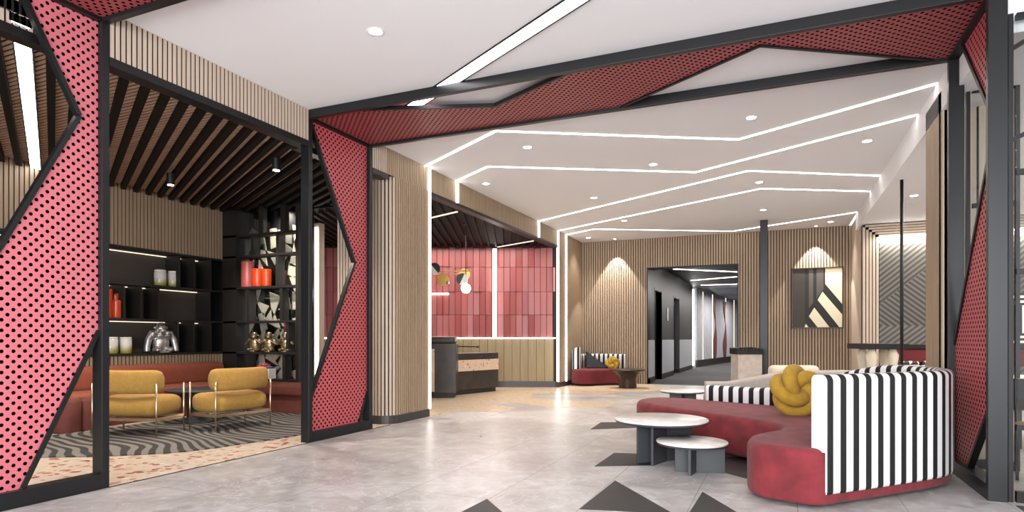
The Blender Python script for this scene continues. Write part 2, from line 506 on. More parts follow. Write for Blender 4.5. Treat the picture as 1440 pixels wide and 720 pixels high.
# floor inlays
def inlay(name, polys, m, z=0.003):
    mb = MB()
    for p in polys: mb.prism(p, 0.0005, z, m)
    return struct(mb.build(name))
inlay('floor_inlay_triangle', [[(-1.285, 4.17), (-0.66, 4.31), (-1.267, 5.126)]], DARKTILE)
inlay('floor_inlay_triangle', [[(-0.57, 4.2), (-0.08, 4.2), (-0.546, 5.017)]], DARKTILE)
inlay('floor_inlay_triangle', [[(-2.02, 3.5), (-1.4, 3.5), (-2.0, 4.157)]], DARKTILE)
inlay('floor_inlay_triangle', [[(-2.281, 7.88), (-1.836, 8.212), (-1.3, 8.6), (-1.3, 9.1), (-2.334, 8.607)]], DARKTILE)
inlay('floor_inlay_triangle', [[(-1.585, 5.62), (-1.1, 5.88), (-0.9, 6.5), (-1.581, 6.365)]], DARKTILE)
inlay('floor_inlay_triangle', [[(-0.60, 5.95), (-0.22, 5.62), (0.3, 5.5), (0.3, 6.8), (-0.5, 6.6)]], DARKTILE)
inlay('floor_inlay_triangle', [[(1.56, 4.5), (2.6, 5.5), (1.56, 5.5)]], DARKTILE)
TZ = [(-4.95, 8.26), (-4.86, 8.40), (-4.90, 9.11), (-4.14, 9.15), (-4.18, 9.89), (-4.95, 10.25), (-4.6, 10.55), (-3.7, 10.2),
      (-2.78, 10.45), (-2.75, 11.28), (-3.9, 11.4), (-4.6, 11.55), (-4.87, 12.4), (-4.3, 12.9), (-3.45, 12.95), (-3.2, 13.7), (-2.6, 14.0), (-2.4, 15.2), (-3.15, 16.28), (-4.95, 16.28)]
inlay('floor_inlay_terrazzo', [TZ], TERZR)
inlay('floor_metal_strip', [[(-4.96, -1), (-4.945, -1), (-4.945, 7.2), (-4.96, 7.2)]], FRAMEK, 0.004)

# carpet
cp = MB()
poly = [(p.x, p.y) for p in catmull([(-9.2, 0.6), (-7.6, 2.3), (-7.0, 3.6), (-6.3, 4.1), (-5.8, 4.55), (-5.6, 5.1), (-5.45, 6.0), (-5.6, 7.0), (-6.2, 7.7), (-8.2, 7.7), (-8.3, 6.0), (-8.3, 3.5)], 8, True)]
poly = [(max(-8.17, a), min(7.6, b)) for a, b in poly]
cp.prism(poly, 0.001, 0.014, ZEBRA)
tag(cp.build('carpet'), 'black and grey zebra swirl carpet under the mustard armchairs in the lounge', 'carpet')

# --- left wall: fascia over the lounge and the reception
struct(slat_wall('wall_left_fascia', (XL, 3.28), (XL, 5.58), 3.47, H, SLAT, 0.0468, 0.017, side=-1, thick=0.12, depth=0.009))
struct(slat_wall('wall_left_fascia', (XL, 6.79), (XL, 7.12), 3.47, H, SLAT, 0.0468, 0.017, side=-1, thick=0.12, depth=0.009))
for ya, yb in ((-1.0, 3.28), (5.58, 6.79)):
    struct(slat_wall('wall_left_fascia', (XL - 0.14, ya), (XL - 0.14, yb), 3.47, H, SLAT, 0.0468, 0.017, side=-1, thick=0.12, depth=0.009))
struct(slat_wall('wall_left_fascia', (XL, 7.12), (XL, 14.33), 3.47, H, SLATB, 0.05, 0.012, side=-1, thick=0.12, depth=0.01))
hd = MB(); hd.box((XL - 0.14, 3.28, 3.40), (XL + 0.005, 5.58, 3.47), FRAME); hd.box((XL - 0.26, -1, 3.40), (XL - 0.135, 3.28, 3.47), FRAME); hd.box((XL - 0.26, 5.58, 3.40), (XL - 0.135, 6.79, 3.47), FRAME); hd.box((XL - 0.14, 6.79, 3.40), (XL + 0.005, 7.15, 3.47), FRAME)
hd.box((XL - 0.14, 8.24, 3.42), (XL + 0.012, 14.33, 3.47), FRAMEK)
struct(hd.build('trim_header'))
# --- rounded slat column between lounge and reception
def column_slats():
    mb = MB(); x1, x0, y0, y1, r = XL - 0.0, -5.86, 7.2, 8.24, 0.22
    path = [(x0, y0)]
    for k in range(7):
        a = -PI/2 + PI/2 * k / 6; path.append((x1 - r + r*math.cos(a), y0 + r + r*math.sin(a)))
    path.append((x1, y1)); P = resample([Vector(p) for p in path], 0.05)
    poly = [(p.x, p.y) for p in P] + [(x0, y1)]
    c = Vector((x0, y1))
    inner = [(a - (0.002 if a > x0 + .01 else 0), b + 0.002) for a, b in poly[:-1]] + [(x0, y1)]
    mb.prism(inner, 0.12, 3.47, GAP)
    for a, b in zip(P, P[1:]):
        d = (b - a); mb.seg(a + d*0.17, b - d*0.17, 0.026, 0.12, 3.47, SLAT if a.y < 7.3 else SLATB)
    mb.prism([(a + 0.012, b - 0.012) for a, b in poly[:-1]] + [(x0, y1)], 0, 0.12, BASEB)
    return struct(mb.build('wall_left_column'))
column_slats()
# wall piece between reception opening and the back corner
struct(slat_wall('wall_left', (XL, 14.33), (XL, YB + 0.3), 0.12, H, SLATB, 0.06, 0.015, side=-1, thick=0.5))
b = MB(); b.box((XL - 0.5, 14.33, 0), (XL + 0.01, YB, 0.12), BASEB); struct(b.build('baseboard_left'))
# --- back wall
struct(slat_wall('wall_back', (XL, YB), (-3.155, YB), 0, H, SLATB, 0.064, 0.019, side=-1, thick=0.3, depth=0.016))
struct(slat_wall('wall_back', (-3.155, YB), (-0.945, YB), 3.06, H, SLATB, 0.064, 0.019, side=-1, thick=0.3, depth=0.016))
struct(slat_wall('wall_back', (-0.945, YB), (1.62, YB), 0, H, SLATB, 0.064, 0.019, side=-1, thick=0.3, depth=0.016))
# --- right bulkhead and return
bk = MB(); bk.box((XR, 7.42, HL), (XR + 0.08, 14.9, H), WHITE); bk.box((XR, 5.74, HL + 0.001), (XR + 0.079, 7.42, H), WHITE); struct(bk.build('wall_right_bulkhead'))
struct(slat_wall('wall_right_return', (1.55, YB), (1.55, 14.2), 0, H, SLAT, 0.3, 0.01, side=-1, thick=0.08))
# pale soffit end of the ceiling over the portal flank
# --- right slat column
struct(slat_wall('wall_right_column', (1.50, 8.12), (1.50, 7.4), 0, HL + 0.2, SLATB, 0.048, 0.008, side=-1, thick=0.1))
struct(slat_wall('wall_right_column', (1.50, 7.4), (1.95, 7.4), 0, HL + 0.2, SLAT, 0.075, 0.02, side=-1, thick=0.1))
b = MB(); b.box((1.6, 7.5, 0), (1.95, 8.12, HL), GAP); struct(b.build('wall_right_column_core'))
tg = MB(); tg.box((1.60, 7.36, 1.02), (1.70, 7.4, 1.13), BLACK); tag(tg.build('wall_switch', bevel=0.004), 'small black switch box on the pale slats beside the right portal', 'switch')

# --- restaurant back wall (right): concentric slat frames round chevron panels
YR = 14.2
rw = MB(); rw.box((1.55, YR + 0.05, 0), (X_FAR, YR + 0.2, HL + 0.4), GREYDULL); struct(rw.build('wall_restaurant'))
rw = MB(); rw.box((X_FAR, 5.74, 0), (X_FAR + 0.1, YR + 0.2, HL + 0.4), GREYDULL); struct(rw.build('wall_right'))

def m_chev():
    m, nt, b = nodes('chevron_relief_panel')
    vec, xyz = objxyz(nt)
    # local x 0..0.85 (and repeats), z height: folded diagonals
    fx = math_node(nt, 'SUBTRACT', xyz[0], 0.29)
    up = math_node(nt, 'GREATER_THAN', math_node(nt, 'ADD', xyz[2], math_node(nt, 'MULTIPLY', fx, -0.86)), 1.88)
    zz = math_node(nt, 'ABSOLUTE', math_node(nt, 'SUBTRACT', xyz[2], 1.45))
    d1 = math_node(nt, 'SUBTRACT', zz, math_node(nt, 'MULTIPLY', fx, 0.85))
    d2 = math_node(nt, 'ADD', zz, math_node(nt, 'MULTIPLY', fx, 0.85)); d3 = math_node(nt, 'SUBTRACT', xyz[2], math_node(nt, 'MULTIPLY', fx, 0.86))
    mxn = nt.nodes.new('ShaderNodeMix'); mxn.data_type = 'FLOAT'
    nt.links.new(up, mxn.inputs[0]); nt.links.new(d2, mxn.inputs[2]); nt.links.new(d3, mxn.inputs[3])
    f = math_node(nt, 'FRACT', math_node(nt, 'ADD', math_node(nt, 'DIVIDE', mxn.outputs[0], 0.105), 50.0))
    k = math_node(nt, 'LESS_THAN', f, 0.5)
    c = mix(nt, k, srgb(100, 96, 91), srgb(56, 54, 52))
    nt.links.new(c, b.inputs['Base Color']); b.inputs['Roughness'].default_value = 0.55
    bp = nt.nodes.new('ShaderNodeBump'); bp.inputs['Strength'].default_value = 0.5; bp.inputs['Distance'].default_value = 0.02
    nt.links.new(f, bp.inputs['Height']); nt.links.new(bp.outputs[0], b.inputs['Normal'])
    return m
CHEV = m_chev()
def chev_bay(x0, x1, label):
    t = thing('chevron_wall_panel', label, 'wall panel', (x0, YR, 0), 0, 'chevron wall panels in the restaurant')
    w = x1 - x0; pw = 0.29
    mb = MB()
    for i in range(5):   # nested rectangular slat frames
        a = i * 0.058; zt = HL - 0.02 - a * 0.9
        for (p, q) in (((a, a + 0.042), (0, zt)), ((w - a - 0.042, w - a), (0, zt))):
            mb.box((p[0], -0.04, 0), (p[1], 0.03, zt), SLAT)
        mb.box((a, -0.04, zt - 0.04), (w - a, 0.03, zt), SLAT)
    mb.box((0, 0.03, 0), (w, 0.045, HL), GAP)
    mb.build('slat_frame', t)
    p = MB(); p.box((pw, 0.0, 0.3), (w - pw, 0.028, 3.22), CHEV); p.build('relief', t)
    l = MB(); l.box((pw, -0.07, 3.19), (w - pw, -0.03, 3.225), LEDV); l.build('light_bar', t)
    L = bpy.data.lights.new('cove_lamp', 'AREA'); L.shape = 'RECTANGLE'; L.size = w - 2 * pw; L.size_y = 0.06; L.energy = 14 * (w - 2 * pw); L.color = (1, 0.95, 0.82)
    o = bpy.data.objects.new('cove_lamp', L); COL.objects.link(o); o.location = (x0 + w / 2, YR - 0.12, 3.18); o.rotation_euler = (math.radians(35), 0, 0)
    return t
chev_bay(1.552, 3.66, 'backlit chevron relief panel in nested slat frame, seen left of the right slat column')
chev_bay(3.70, 5.15, 'backlit chevron relief panel seen through the glass at the right edge')

# --- lounge shell
XW = -9.2; YC = 8.15
struct(slat_wall('wall_lounge_back', (XW, -1), (XW, YC), 2.62, 3.56, SLATB, 0.06, 0.017, side=-1, thick=0.08, depth=0.012))
struct(slat_wall('wall_lounge_dado', (XW, -1), (XW, YC), 0.0, 0.96, SLATB, 0.06, 0.02, side=-1, thick=0.08, depth=0.012))
b = MB(); b.box((XW - 0.42, -1, 0), (XW - 0.36, YC + 0.4, 3.7), BLACK); b.box((XW - 0.36, -1.05, 0), (XW, -1, 3.7), BLACK); struct(b.build('wall_lounge_recess'))
b = MB(); b.box((-11.6, -1.06, 0), (-5.2, -1.0, 3.7), GREYDULL); struct(b.build('wall_lounge_front'))
# ceiling of the lounge: ribbed boards, black beams on the 30 degree grid
dv = Vector((-math.cos(math.radians(30)), math.sin(math.radians(30)))); nv = Vector((dv.y, -dv.x))
def clip_poly_line(y0, w):
    """strip from the header line x=-5.08 to the back wall"""
    x0, x1 = XL - 0.14, XW
    k = math.tan(math.radians(30)); out = []
    a = [(x0, y0), (x0, y0 + w), (x1, y0 + w + k*(x0 - x1)), (x1, y0 + k*(x0 - x1))]
    return a
def clip(poly, ymin, ymax):
    def half(P, f):
        out = []
        for i in range(len(P)):
            a, b2 = P[i], P[(i+1) % len(P)]; fa, fb = f(a), f(b2)
            if fa >= 0: out.append(a)
            if fa * fb < 0:
                t = fa / (fa - fb); out.append((a[0] + (b2[0]-a[0])*t, a[1] + (b2[1]-a[1])*t))
        return out
    return half(half(poly, lambda p: p[1] - ymin), lambda p: ymax - p[1])
rib = MB()
rib.box((-9.62, -1, 3.568), (XL - 0.14, YC + 0.5, 3.66), GAP)
# ribs run square to the image-left vanishing direction (parallel to x)
y = -1.0
while y < YC + 0.3:
    rib.box((-9.3, y, 3.56), (XL - 0.14, y + 0.036, 3.567), SLATC); y += 0.055
struct(rib.build('ceiling_lounge'))
i = 0; y0 = -3.2
while y0 < 8.2:
    yy = 3.488 + round((y0 - 3.488) / 0.2016) * 0.2016
    if not (2.62 < yy < 2.78):
        pl = clip(clip_poly_line(yy, 0.078), -0.98, YC + 0.3)
        if len(pl) >= 3:
            mb = MB(); mb.prism(pl, 3.478, 3.558, BEAM); struct(mb.build('ceiling_beam'))
    y0 += 0.2016
pl = clip_poly_line(2.66, 0.12)
mb = MB(); mb.prism(pl, 3.492, 3.498, LEDW)
pw_ = clip_poly_line(2.645, 0.15); mb.prism(pw_, 3.4985, 3.56, BEAM)
lg = tag(mb.build('linear_ceiling_light'), 'long white light slot running between the black beams of the lounge ceiling', 'light')

# --- lounge shelving on the back wall (recessed black)
sh = thing('wall_shelving', 'black recessed wall shelving with lit shelves above the lounge banquette', 'shelving', (XW, 0, 0))
ZS = [0.965, 1.51, 2.06, 2.62]
mb = MB(); mb.box((-0.36, -1, 0.93), (-0.345, YC, 2.62), mat('smoked_oak_back', srgb(66, 60, 54), 0.6)); mb.build('back_panel', sh)
for z in ZS:
    mb = MB(); mb.box((-0.345, -0.99, z - 0.035), (0.012, YC - 0.01, z), LACQ); mb.build('shelf', sh, bevel=0.003)
div = {0: [7.25, 7.55, 7.9, 5.2, 3.9], 1: [6.32, 6.60, 6.90, 7.88, 5.4, 4.4], 2: [7.28, 7.56, 7.9, 5.6, 4.6]}
for r, L in div.items():
    for yv in L:
        mb = MB(); mb.box((-0.345, yv - 0.012, ZS[r]), (0.0, yv + 0.012, ZS[r+1] - 0.035), LACQ); mb.build('divider', sh)
for z in ZS[1:]:
    mb = MB(); mb.box((-0.33, 0.0, z - 0.048), (-0.31, YC - 0.1, z - 0.037), LEDS); mb.build('shelf_light', sh)

# --- shelf screen at the end of the lounge, patterned wall behind it
YS = YC
def m_dark_panel():
    return mat('black_gloss_wall', srgb(22, 21, 22), 0.18)
DP = m_dark_panel()
DGREY = mat('grey_pattern_field', srgb(112, 106, 102), 0.3)
CREAMP = mat('cream_pattern_triangle', srgb(206, 196, 178), 0.3)
b = MB(); b.box((-9.6, YS + 0.30, 0), (-7.56, YS + 0.5, 3.7), DP); struct(b.build('wall_lounge_end'))
# cream shards set on the black wall
rs = random.Random(11); mb = MB()
xg = -9.2
while xg < -7.75:
    zg = 0.45
    while zg < 3.0:
        if rs.random() < 0.85:
            a = rs.random() * 2 * PI; r1 = 0.15 + 0.08 * rs.random(); cx, cz = xg + 0.12, zg + 0.14
            pts = [(cx + r1 * math.cos(a + t), cz + r1 * 1.15 * math.sin(a + t)) for t in ((0, 2.3, 3.6) if rs.random() < 0.6 else (0, 1.0, 3.0, 3.9))]
            mb.prism([(min(-7.58, p), q) for p, q in pts], YS + 0.285, YS + 0.30, DGREY if (zg > 2.4 and rs.random() < 0.4) else CREAMP, 'y')
        zg += 0.3
    xg += 0.26
mb.box((-8.02, YS + 0.25, 0.6), (-7.98, YS + 0.28, 2.4), mat('rose_strip', srgb(150, 60, 76), 0.4))
struct(mb.build('wall_lounge_end_pattern'))
L = bpy.data.lights.new('screen_fill_spot', 'SPOT'); L.energy = 260; L.spot_size = math.radians(50); L.spot_blend = 0.8; L.shadow_soft_size = 0.05; L.color = (1, 0.93, 0.82)  # extra spot without a fitting, added to brighten the shard wall
o = bpy.data.objects.new('screen_fill_spot', L); COL.objects.link(o); o.location = (-7.3, 6.5, 3.3); o.rotation_euler = (Vector((-8.2, 8.56, 1.6)) - o.location).to_track_quat('-Z', 'Y').to_euler()
L = bpy.data.lights.new('shelf_beam', 'SPOT'); L.energy = 220; L.spot_size = math.radians(140); L.spot_blend = 1; L.shadow_soft_size = 0.05; L.color = (1, 0.92, 0.8)
o = bpy.data.objects.new('shelf_beam', L); COL.objects.link(o); o.location = (-7.95, YS + 0.22, 3.45)
sc = thing('shelf_screen', 'black open shelf screen with glass in front of the shard patterned wall', 'shelving', (0, YS, 0))
for z in (0.50, 0.965, 1.51, 2.11, 2.67, 3.04):
    mb = MB(); mb.box((-9.18, -0.02, z - 0.04), (-7.5, 0.17, z), LACQ); mb.build('shelf', sc, bevel=0.003)
mb = MB(); mb.box((-9.19, -0.02, 0), (-8.86, 0.28, 3.56), LACQ); mb.build('side_cabinet', sc)
posts = {0: [-8.6, -7.78], 1: [-7.70], 2: [-8.60, -7.84], 3: [-7.93], 4: [-8.5, -7.92]}
zz = (0.50, 0.965, 1.51, 2.11, 2.67, 3.04)
for r, L in posts.items():
    for xv in L:
        mb = MB(); mb.box((xv - 0.03, 0.0, zz[r]), (xv + 0.03, 0.16, zz[r+1] - 0.04), LACQ); mb.build('divider', sc)
for xv in (-8.3, -7.8):
    mb = MB(); mb.box((xv - 0.05, 0.0, 3.04), (xv + 0.05, 0.1, 3.56), LACQ); mb.build('divider', sc)
mb = MB(); mb.box((-7.5, -0.02, 0), (-7.44, 0.17, 3.56), LACQ); mb.build('end_post', sc)
mb = MB(); mb.box((-8.86, 0.175, 0.5), (-7.5, 0.181, 3.5), GLASS); mb.build('glass', sc)

# --- reception shell: back wall square to the line of sight
ang = math.radians(23.366); Rv = Vector((math.cos(ang), math.sin(ang))); Fv = Vector((-math.sin(ang), math.cos(ang)))
C0 = Fv * 15.2
def rp(u, off=0.0): return C0 + Rv * u - Fv * off       # u metres right of the camera axis on that wall
uL, uR = -5.6, 1.16
tl = MB()
PT = [mat('rose_tile_a', srgb(148, 78, 78), 0.35), mat('rose_tile_b', srgb(140, 72, 73), 0.35), mat('rose_tile_c', srgb(156, 84, 83), 0.35)]
GROUT = mat('rose_grout', srgb(84, 36, 40), 0.8)
def wbox(mb, u0, u1, o0, o1, z0, z1, m, o0b=None):
    a, b2 = rp(u0, o0), rp(u1, o0); c, d = rp(u1, o1), rp(u0, o1 if o0b is None else o0b)
    vs = [(k.x, k.y, z0) for k in (a, b2, c, d)] + [(k.x, k.y, z1) for k in (a, b2, c, d)]
    mb.add(vs, [(0,3,2,1),(4,5,6,7),(0,1,5,4),(1,2,6,5),(2,3,7,6),(3,0,4,7)], m)
wbox(tl, uL, uR, -0.1, 0.0, 0.0, 3.7, GROUT)
rows = [(1.235, 1.775), (1.785, 2.345), (2.355, 2.945), (2.955, 3.44)]
for (a, b2) in rows:
    u = uL
    while u < uR:
        w = 0.15; t1 = random.choice([0.02, 0.02, 0.02, 0.05]); t2 = random.choice([0.02, 0.02, 0.02, 0.06])
        wbox(tl, u + 0.006, min(uR, u + w - 0.006), 0.0, t1, a, b2 - (0 if b2 < 3.4 else random.random()*0.03), random.choice(PT), t2)
        u += w
struct(tl.build('wall_reception_back'))
wd = MB(); u = uL
while u < uR:
    wbox(wd, u + 0.004, min(uR, u + 0.196), 0.0, 0.03, 0.15, 1.19, OLIVE); u += 0.2
struct(wd.build('wall_reception_panelling'))
b = MB(); wbox(b, uL, uR, 0, 0.05, 0, 0.15, BASEB); struct(b.build('baseboard_reception'))
b = MB(); wbox(b, uL, uR, 0, 0.05, 1.195, 1.225, LEDV); tag(b.build('led_strip'), 'horizontal light line between rose tiles and olive panelling behind reception', 'light')
b = MB(); wbox(b, -0.47, -0.38, 0.0, 0.07, 1.22, 3.4, LEDV); tag(b.build('led_strip'), 'vertical light line up the rose tiled wall behind reception', 'light')
b = MB(); b.box((-11.6, 8.6, 0), (-11.5, YB, 3.7), GREYDULL); struct(b.build('wall_reception_side'))
b = MB(); b.box((-11.5, 8.66, 3.5), (XL - 0.14, YB, 3.58), BEAM)
struct(b.build('ceiling_reception'))
for k in range(48):   # black ribs
    u = -6 + k * 0.17; p = C0 - Fv * 8 + Rv * u; q = C0 + Rv * u
    a = p; 
    P0 = Vector((p.x, p.y)); P1 = Vector((q.x, q.y))
    # trim to the room
    def inside(v): return -11.4 < v.x < XL - 0.16 and 8.7 < v.y < 16
    pts = [P0.lerp(P1, t / 60) for t in range(61)]; pts = [v for v in pts if inside(v)]
    if len(pts) > 2:
        mb = MB(); mb.seg(pts[0], pts[-1], 0.05, 3.44, 3.5, BEAM); struct(mb.build('ceiling_rib'))
# partition end with vertical light seen through the left portal
b = MB(); b.box((-8.4, 9.4, 0), (-8.09, 9.55, 3.42), SLAT); struct(b.build('wall_reception_fin'))
b = MB(); b.box((-8.16, 9.36, 0.05), (-8.12, 9.398, 3.33), LEDV); tag(b.build('led_strip'), 'vertical light line seen through the gap of the left portal panel', 'light')
for (p, q, lab) in ((( -6.9, 10.3), (-5.2, 9.6), 'nearest'), ((-6.3, 13.7), (-5.15, 13.15), 'far')):
    b = MB(); b.seg(p, q, 0.035, 3.425, 3.44, LEDS)
    tag(b.build('led_strip'), 'thin dim light slot in the black reception ceiling, %s' % ('over the pendant lamp' if lab == 'nearest' else 'near the rose tiled wall'), 'light')

# ------------------------------------------------------------------ LED lines in the lobby ceiling
def led_line(pts, label, w=0.04, wall=None, left_drop=None):
    mb = MB(); P = [Vector(p) for p in pts]
    def miter(side):
        out = []
        for i, p in enumerate(P):
            d1 = (P[i] - P[i-1]).normalized() if i else (P[1] - P[0]).normalized()
            d2 = (P[i+1] - P[i]).normalized() if i < len(P) - 1 else d1
            n = Vector((-(d1+d2).y, (d1+d2).x)).normalized(); k = 1 / max(0.3, n.dot(Vector((-d1.y, d1.x))))
            out.append(p + n * side * k)
        return out
    A, B = miter(w/2), miter(-w/2); F1, F2 = miter(w/2 + 0.008), miter(-w/2 - 0.008)
    for i in range(len(P) - 1):
        mb.prism([A[i], A[i+1], B[i+1], B[i]], H - 0.006, H - 0.001, LED)
    if left_drop:
        z0, yy = left_drop
        mb.box((XL - 0.02 if z0 < 3 else XL + 0.001, yy - w/2, z0), (XL + 0.028, yy + w/2, H - 0.001), LEDV)
    t = tag(mb.build('led_strip'), label, 'light')
    return t
led_line([(XL, 8.12), (-3.291, 7.095), (-0.491, 8.669), (1.5, 7.575)], 'zigzag ceiling light line nearest the portal, dropping to the floor beside the slat column', left_drop=(0.12, 8.225))
led_line([(XL, 9.1), (-4.08, 8.513), (-1.207, 10.106), (1.487, 8.55)], 'zigzag ceiling light line, second from the portal', left_drop=(3.47, 9.12))
led_line([(XL, 12.935), (-0.44, 10.347), (1.5, 11.506)], 'peaked ceiling light line, third from the portal', left_drop=(3.47, 12.95))
led_line([(XL, 14.28), (-0.286, 11.662), (1.5, 12.658)], 'peaked ceiling light line, fourth from the portal, dropping beside the rose tiles', left_drop=(0.15, 14.28))
led_line([(XL, 14.90), (-4.076, 14.387), (-1.039, 16.02), (1.5, 14.63)], 'zigzag ceiling light line nearest the back wall, dropping behind the far sofa', left_drop=(0.12, 14.90))
# wide slot crossing the portal
wd = MB(); p = Vector((-3.86, 6.0)); q = Vector((-3.86 + 4.2 * math.cos(math.radians(-30)), 6.0 - 4.2 * 0.5))
q = Vector((-0.3, 3.93)); d = (q - p).normalized()
wd.seg(p, q, 0.14, H - 0.006, H - 0.001, LEDW); n = Vector((-d.y, d.x))
for s in (-1, 1): wd.seg(p + n * s * 0.078, q + n * s * 0.078, 0.014, H - 0.012, H - 0.001, FRAMEK)
tag(wd.build('linear_ceiling_light'), 'wide white light slot crossing the front ceiling and the portal beams', 'light')

# ------------------------------------------------------------------ DOWNLIGHTS
def downlight(x, y, z, label, power=18, r=0.055, grp='recessed downlights in the lobby ceiling', spot=None):
    t = thing('downlight', label, 'light', (x, y, z), 0, grp)
    a = MB(); a.lathe([(r + 0.02, -0.001), (r + 0.018, -0.006), (r + 0.002, -0.006), (r, -0.001)], WHITE, 28, cap=False); a.build('ring', t)
    c = MB(); c.lathe([(r, -0.005), (r, -0.002)], LAMPE, 24, smooth=False); c.build('lens', t)
    L = bpy.data.lights.new('downlight_beam', 'SPOT'); L.energy = power; L.spot_size = math.radians(100); L.spot_blend = 1.0
    L.shadow_soft_size = 0.06; L.color = (1.0, 0.9, 0.78)
    o = bpy.data.objects.new('downlight_beam', L); COL.objects.link(o); o.location = (x, y, z - 0.03)
    return t
DL = [(-3.17, 4.39, 'round recessed downlight in the white ceiling before the portal'),
      (-3.17, 7.87, 'round downlight just behind the portal on the left'), (-0.30, 7.87, 'round downlight just behind the portal on the right'),
      (-1.74, 9.40, 'round downlight in the middle between the first and second light lines'), (1.08, 9.41, 'round downlight by the right bulkhead, nearest of two there'),
      (-4.56, 9.44, 'round downlight close to the reception fascia'), (-3.17, 11.19, 'round downlight between second and third light lines, reception side'),
      (-0.30, 11.18, 'round downlight between the two peaked light lines'), (-3.16, 13.62, 'round downlight behind the fourth light line, reception side'),
      (-0.29, 13.61, 'round downlight above the slim post'), (-4.55, 15.55, 'round downlight in the back left corner of the lobby ceiling'),
      (1.075, 15.6, 'round downlight in the back right corner above the picture')]
for x, y, l in DL: downlight(x, y, H, l, 60 if y < 9 else 75)
downlight(1.99, 11.63, HL, 'single round downlight in the lower restaurant ceiling', 60, grp=None)

def wall_wash(x, label):
    """adjustable spot close to the slat wall: makes the scallop"""
    t = thing('downlight', label, 'light', (x, YB - 0.27, H), 0, 'small wall-washer downlights')
    a = MB(); a.lathe([(0.045, -0.001), (0.045, -0.006), (0.034, -0.006)], WHITE, 20, cap=False); a.build('ring', t)
    c = MB(); c.lathe([(0.03, -0.008), (0.03, -0.0065)], LAMPE, 20, smooth=False); c.build('lens', t)
    L = bpy.data.lights.new('wall_wash_beam', 'SPOT'); L.energy = 230; L.spot_size = math.radians(64); L.spot_blend = 0.2
    L.shadow_soft_size = 0.015; L.color = (1.0, 0.97, 0.94)
    o = bpy.data.objects.new('wall_wash_beam', L); COL.objects.link(o); o.location = (x, YB - 0.27, H - 0.02)
wall_wash(-3.97, 'small downlight washing the slat wall above the far sofa')
wall_wash(0.80, 'small downlight washing the slat wall above the picture')

# cylinder spots in the lounge
def cyl_spot(x, y, label):
    t = thing('cylinder_spotlight', label, 'light', (x, y, 3.49), 0, 'cylinder spotlights under the lounge beams')
    a = MB(); a.lathe([(0.05, 0.0), (0.052, -0.005), (0.052, -0.155), (0.045, -0.16)], BLACK, 28, smooth=False); a.build('housing', t)
    c = MB(); c.lathe([(0.04, -0.166), (0.04, -0.161)], LAMPE, 24, smooth=False); c.build('lens', t)
    L = bpy.data.lights.new('spot_beam', 'SPOT'); L.energy = 130; L.spot_size = math.radians(110); L.spot_blend = 0.8
    L.shadow_soft_size = 0.05; L.color = (1.0, 0.85, 0.68)
    o = bpy.data.objects.new('spot_beam', L); COL.objects.link(o); o.location = (x, y, 3.31)
cyl_spot(-7.74, 5.98, 'black cylinder spotlight under the lounge beams, nearer the back shelving')
cyl_spot(-7.74, 3.6, 'unseen cylinder spotlight added to brighten the lounge ribs, behind the front pink portal panel')  # out of view, added so the ceiling ribs get more light
cyl_spot(-6.6, 1.6, 'unseen cylinder spotlight added to brighten the front end of the lounge ceiling')  # second out-of-view spot added for the dark lounge ceiling
cyl_spot(-5.84, 5.99, 'black cylinder spotlight under the lounge beams, nearer the portal post')

# ------------------------------------------------------------------ PORTALS
def edge_bars(mb, pts, plane, c, m, w=0.035, t=0.05):
    for a, b2 in zip(pts, pts[1:]):
        P = (lambda q: (c, q[0], q[1])) if plane == 'x' else (lambda q: (q[0], q[1], c))
        mb.bar(P(a), P(b2), t if plane == 'x' else w, w if plane == 'x' else t, m, up=(0, 0, 1))
def portal(name, label, y0, y1, right=True, left_polys=(), right_polys=(), soffit=(), ml=PANEL_A, mr=PANEL_C):
    t = thing(name, label, 'portal frame', (0, 0, 0))
    XA, XB = XL, 1.42; w, dp = 0.12, 0.06
    for (ya) in (y0, y1 - dp):
        mb = MB(); mb.box((XA - w, ya, 0), (XA, ya + dp, H - 0.002), FRAME); mb.build('post', t, bevel=0.004)
        mb = MB(); mb.box((XB, ya, 0), (XB + w, ya + dp, H - 0.002), FRAME); mb.build('post', t, bevel=0.004)
        mb = MB(); mb.box((XA, ya, H - 0.10), (XB, ya + dp, H - 0.002), FRAME); mb.build('beam', t, bevel=0.003)
    for xa in (XA - w, XB):
        mb = MB(); mb.box((xa, y0 + dp, 0), (xa + w, y1 - dp, 0.12), FRAME); mb.build('bottom_rail', t, bevel=0.003)
        mb = MB(); mb.box((xa, y0 + dp, H - 0.10), (xa + w, y1 - dp, H - 0.002), FRAMEK); mb.build('top_rail', t)
    for poly, cuts in left_polys:
        mb = MB(); mb.prism(poly, XA - 0.07, XA - 0.05, ml, 'x'); p = mb.build('side_panel', t)
        mb = MB()
        for cset in cuts: edge_bars(mb, cset, 'x', XA - 0.06, FRAME)
        mb.build('edge_bar', p)
    for poly, cuts in right_polys:
        mb = MB(); mb.prism(poly, XB + 0.05, XB + 0.07, mr, 'x'); p = mb.build('side_panel', t)
        mb = MB()
        for cset in cuts: edge_bars(mb, cset, 'x', XB + 0.06, FRAMEK)
        mb.build('edge_bar', p)
    for poly, cuts in soffit:
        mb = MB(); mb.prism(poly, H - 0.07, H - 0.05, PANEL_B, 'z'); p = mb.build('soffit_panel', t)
        mb = MB()
        for cset in cuts: edge_bars(mb, cset, 'z', H - 0.065, FRAMEK, w=0.03, t=0.04)
        mb.build('edge_bar', p)
    return t
ZB, ZT = 0.12, H - 0.10
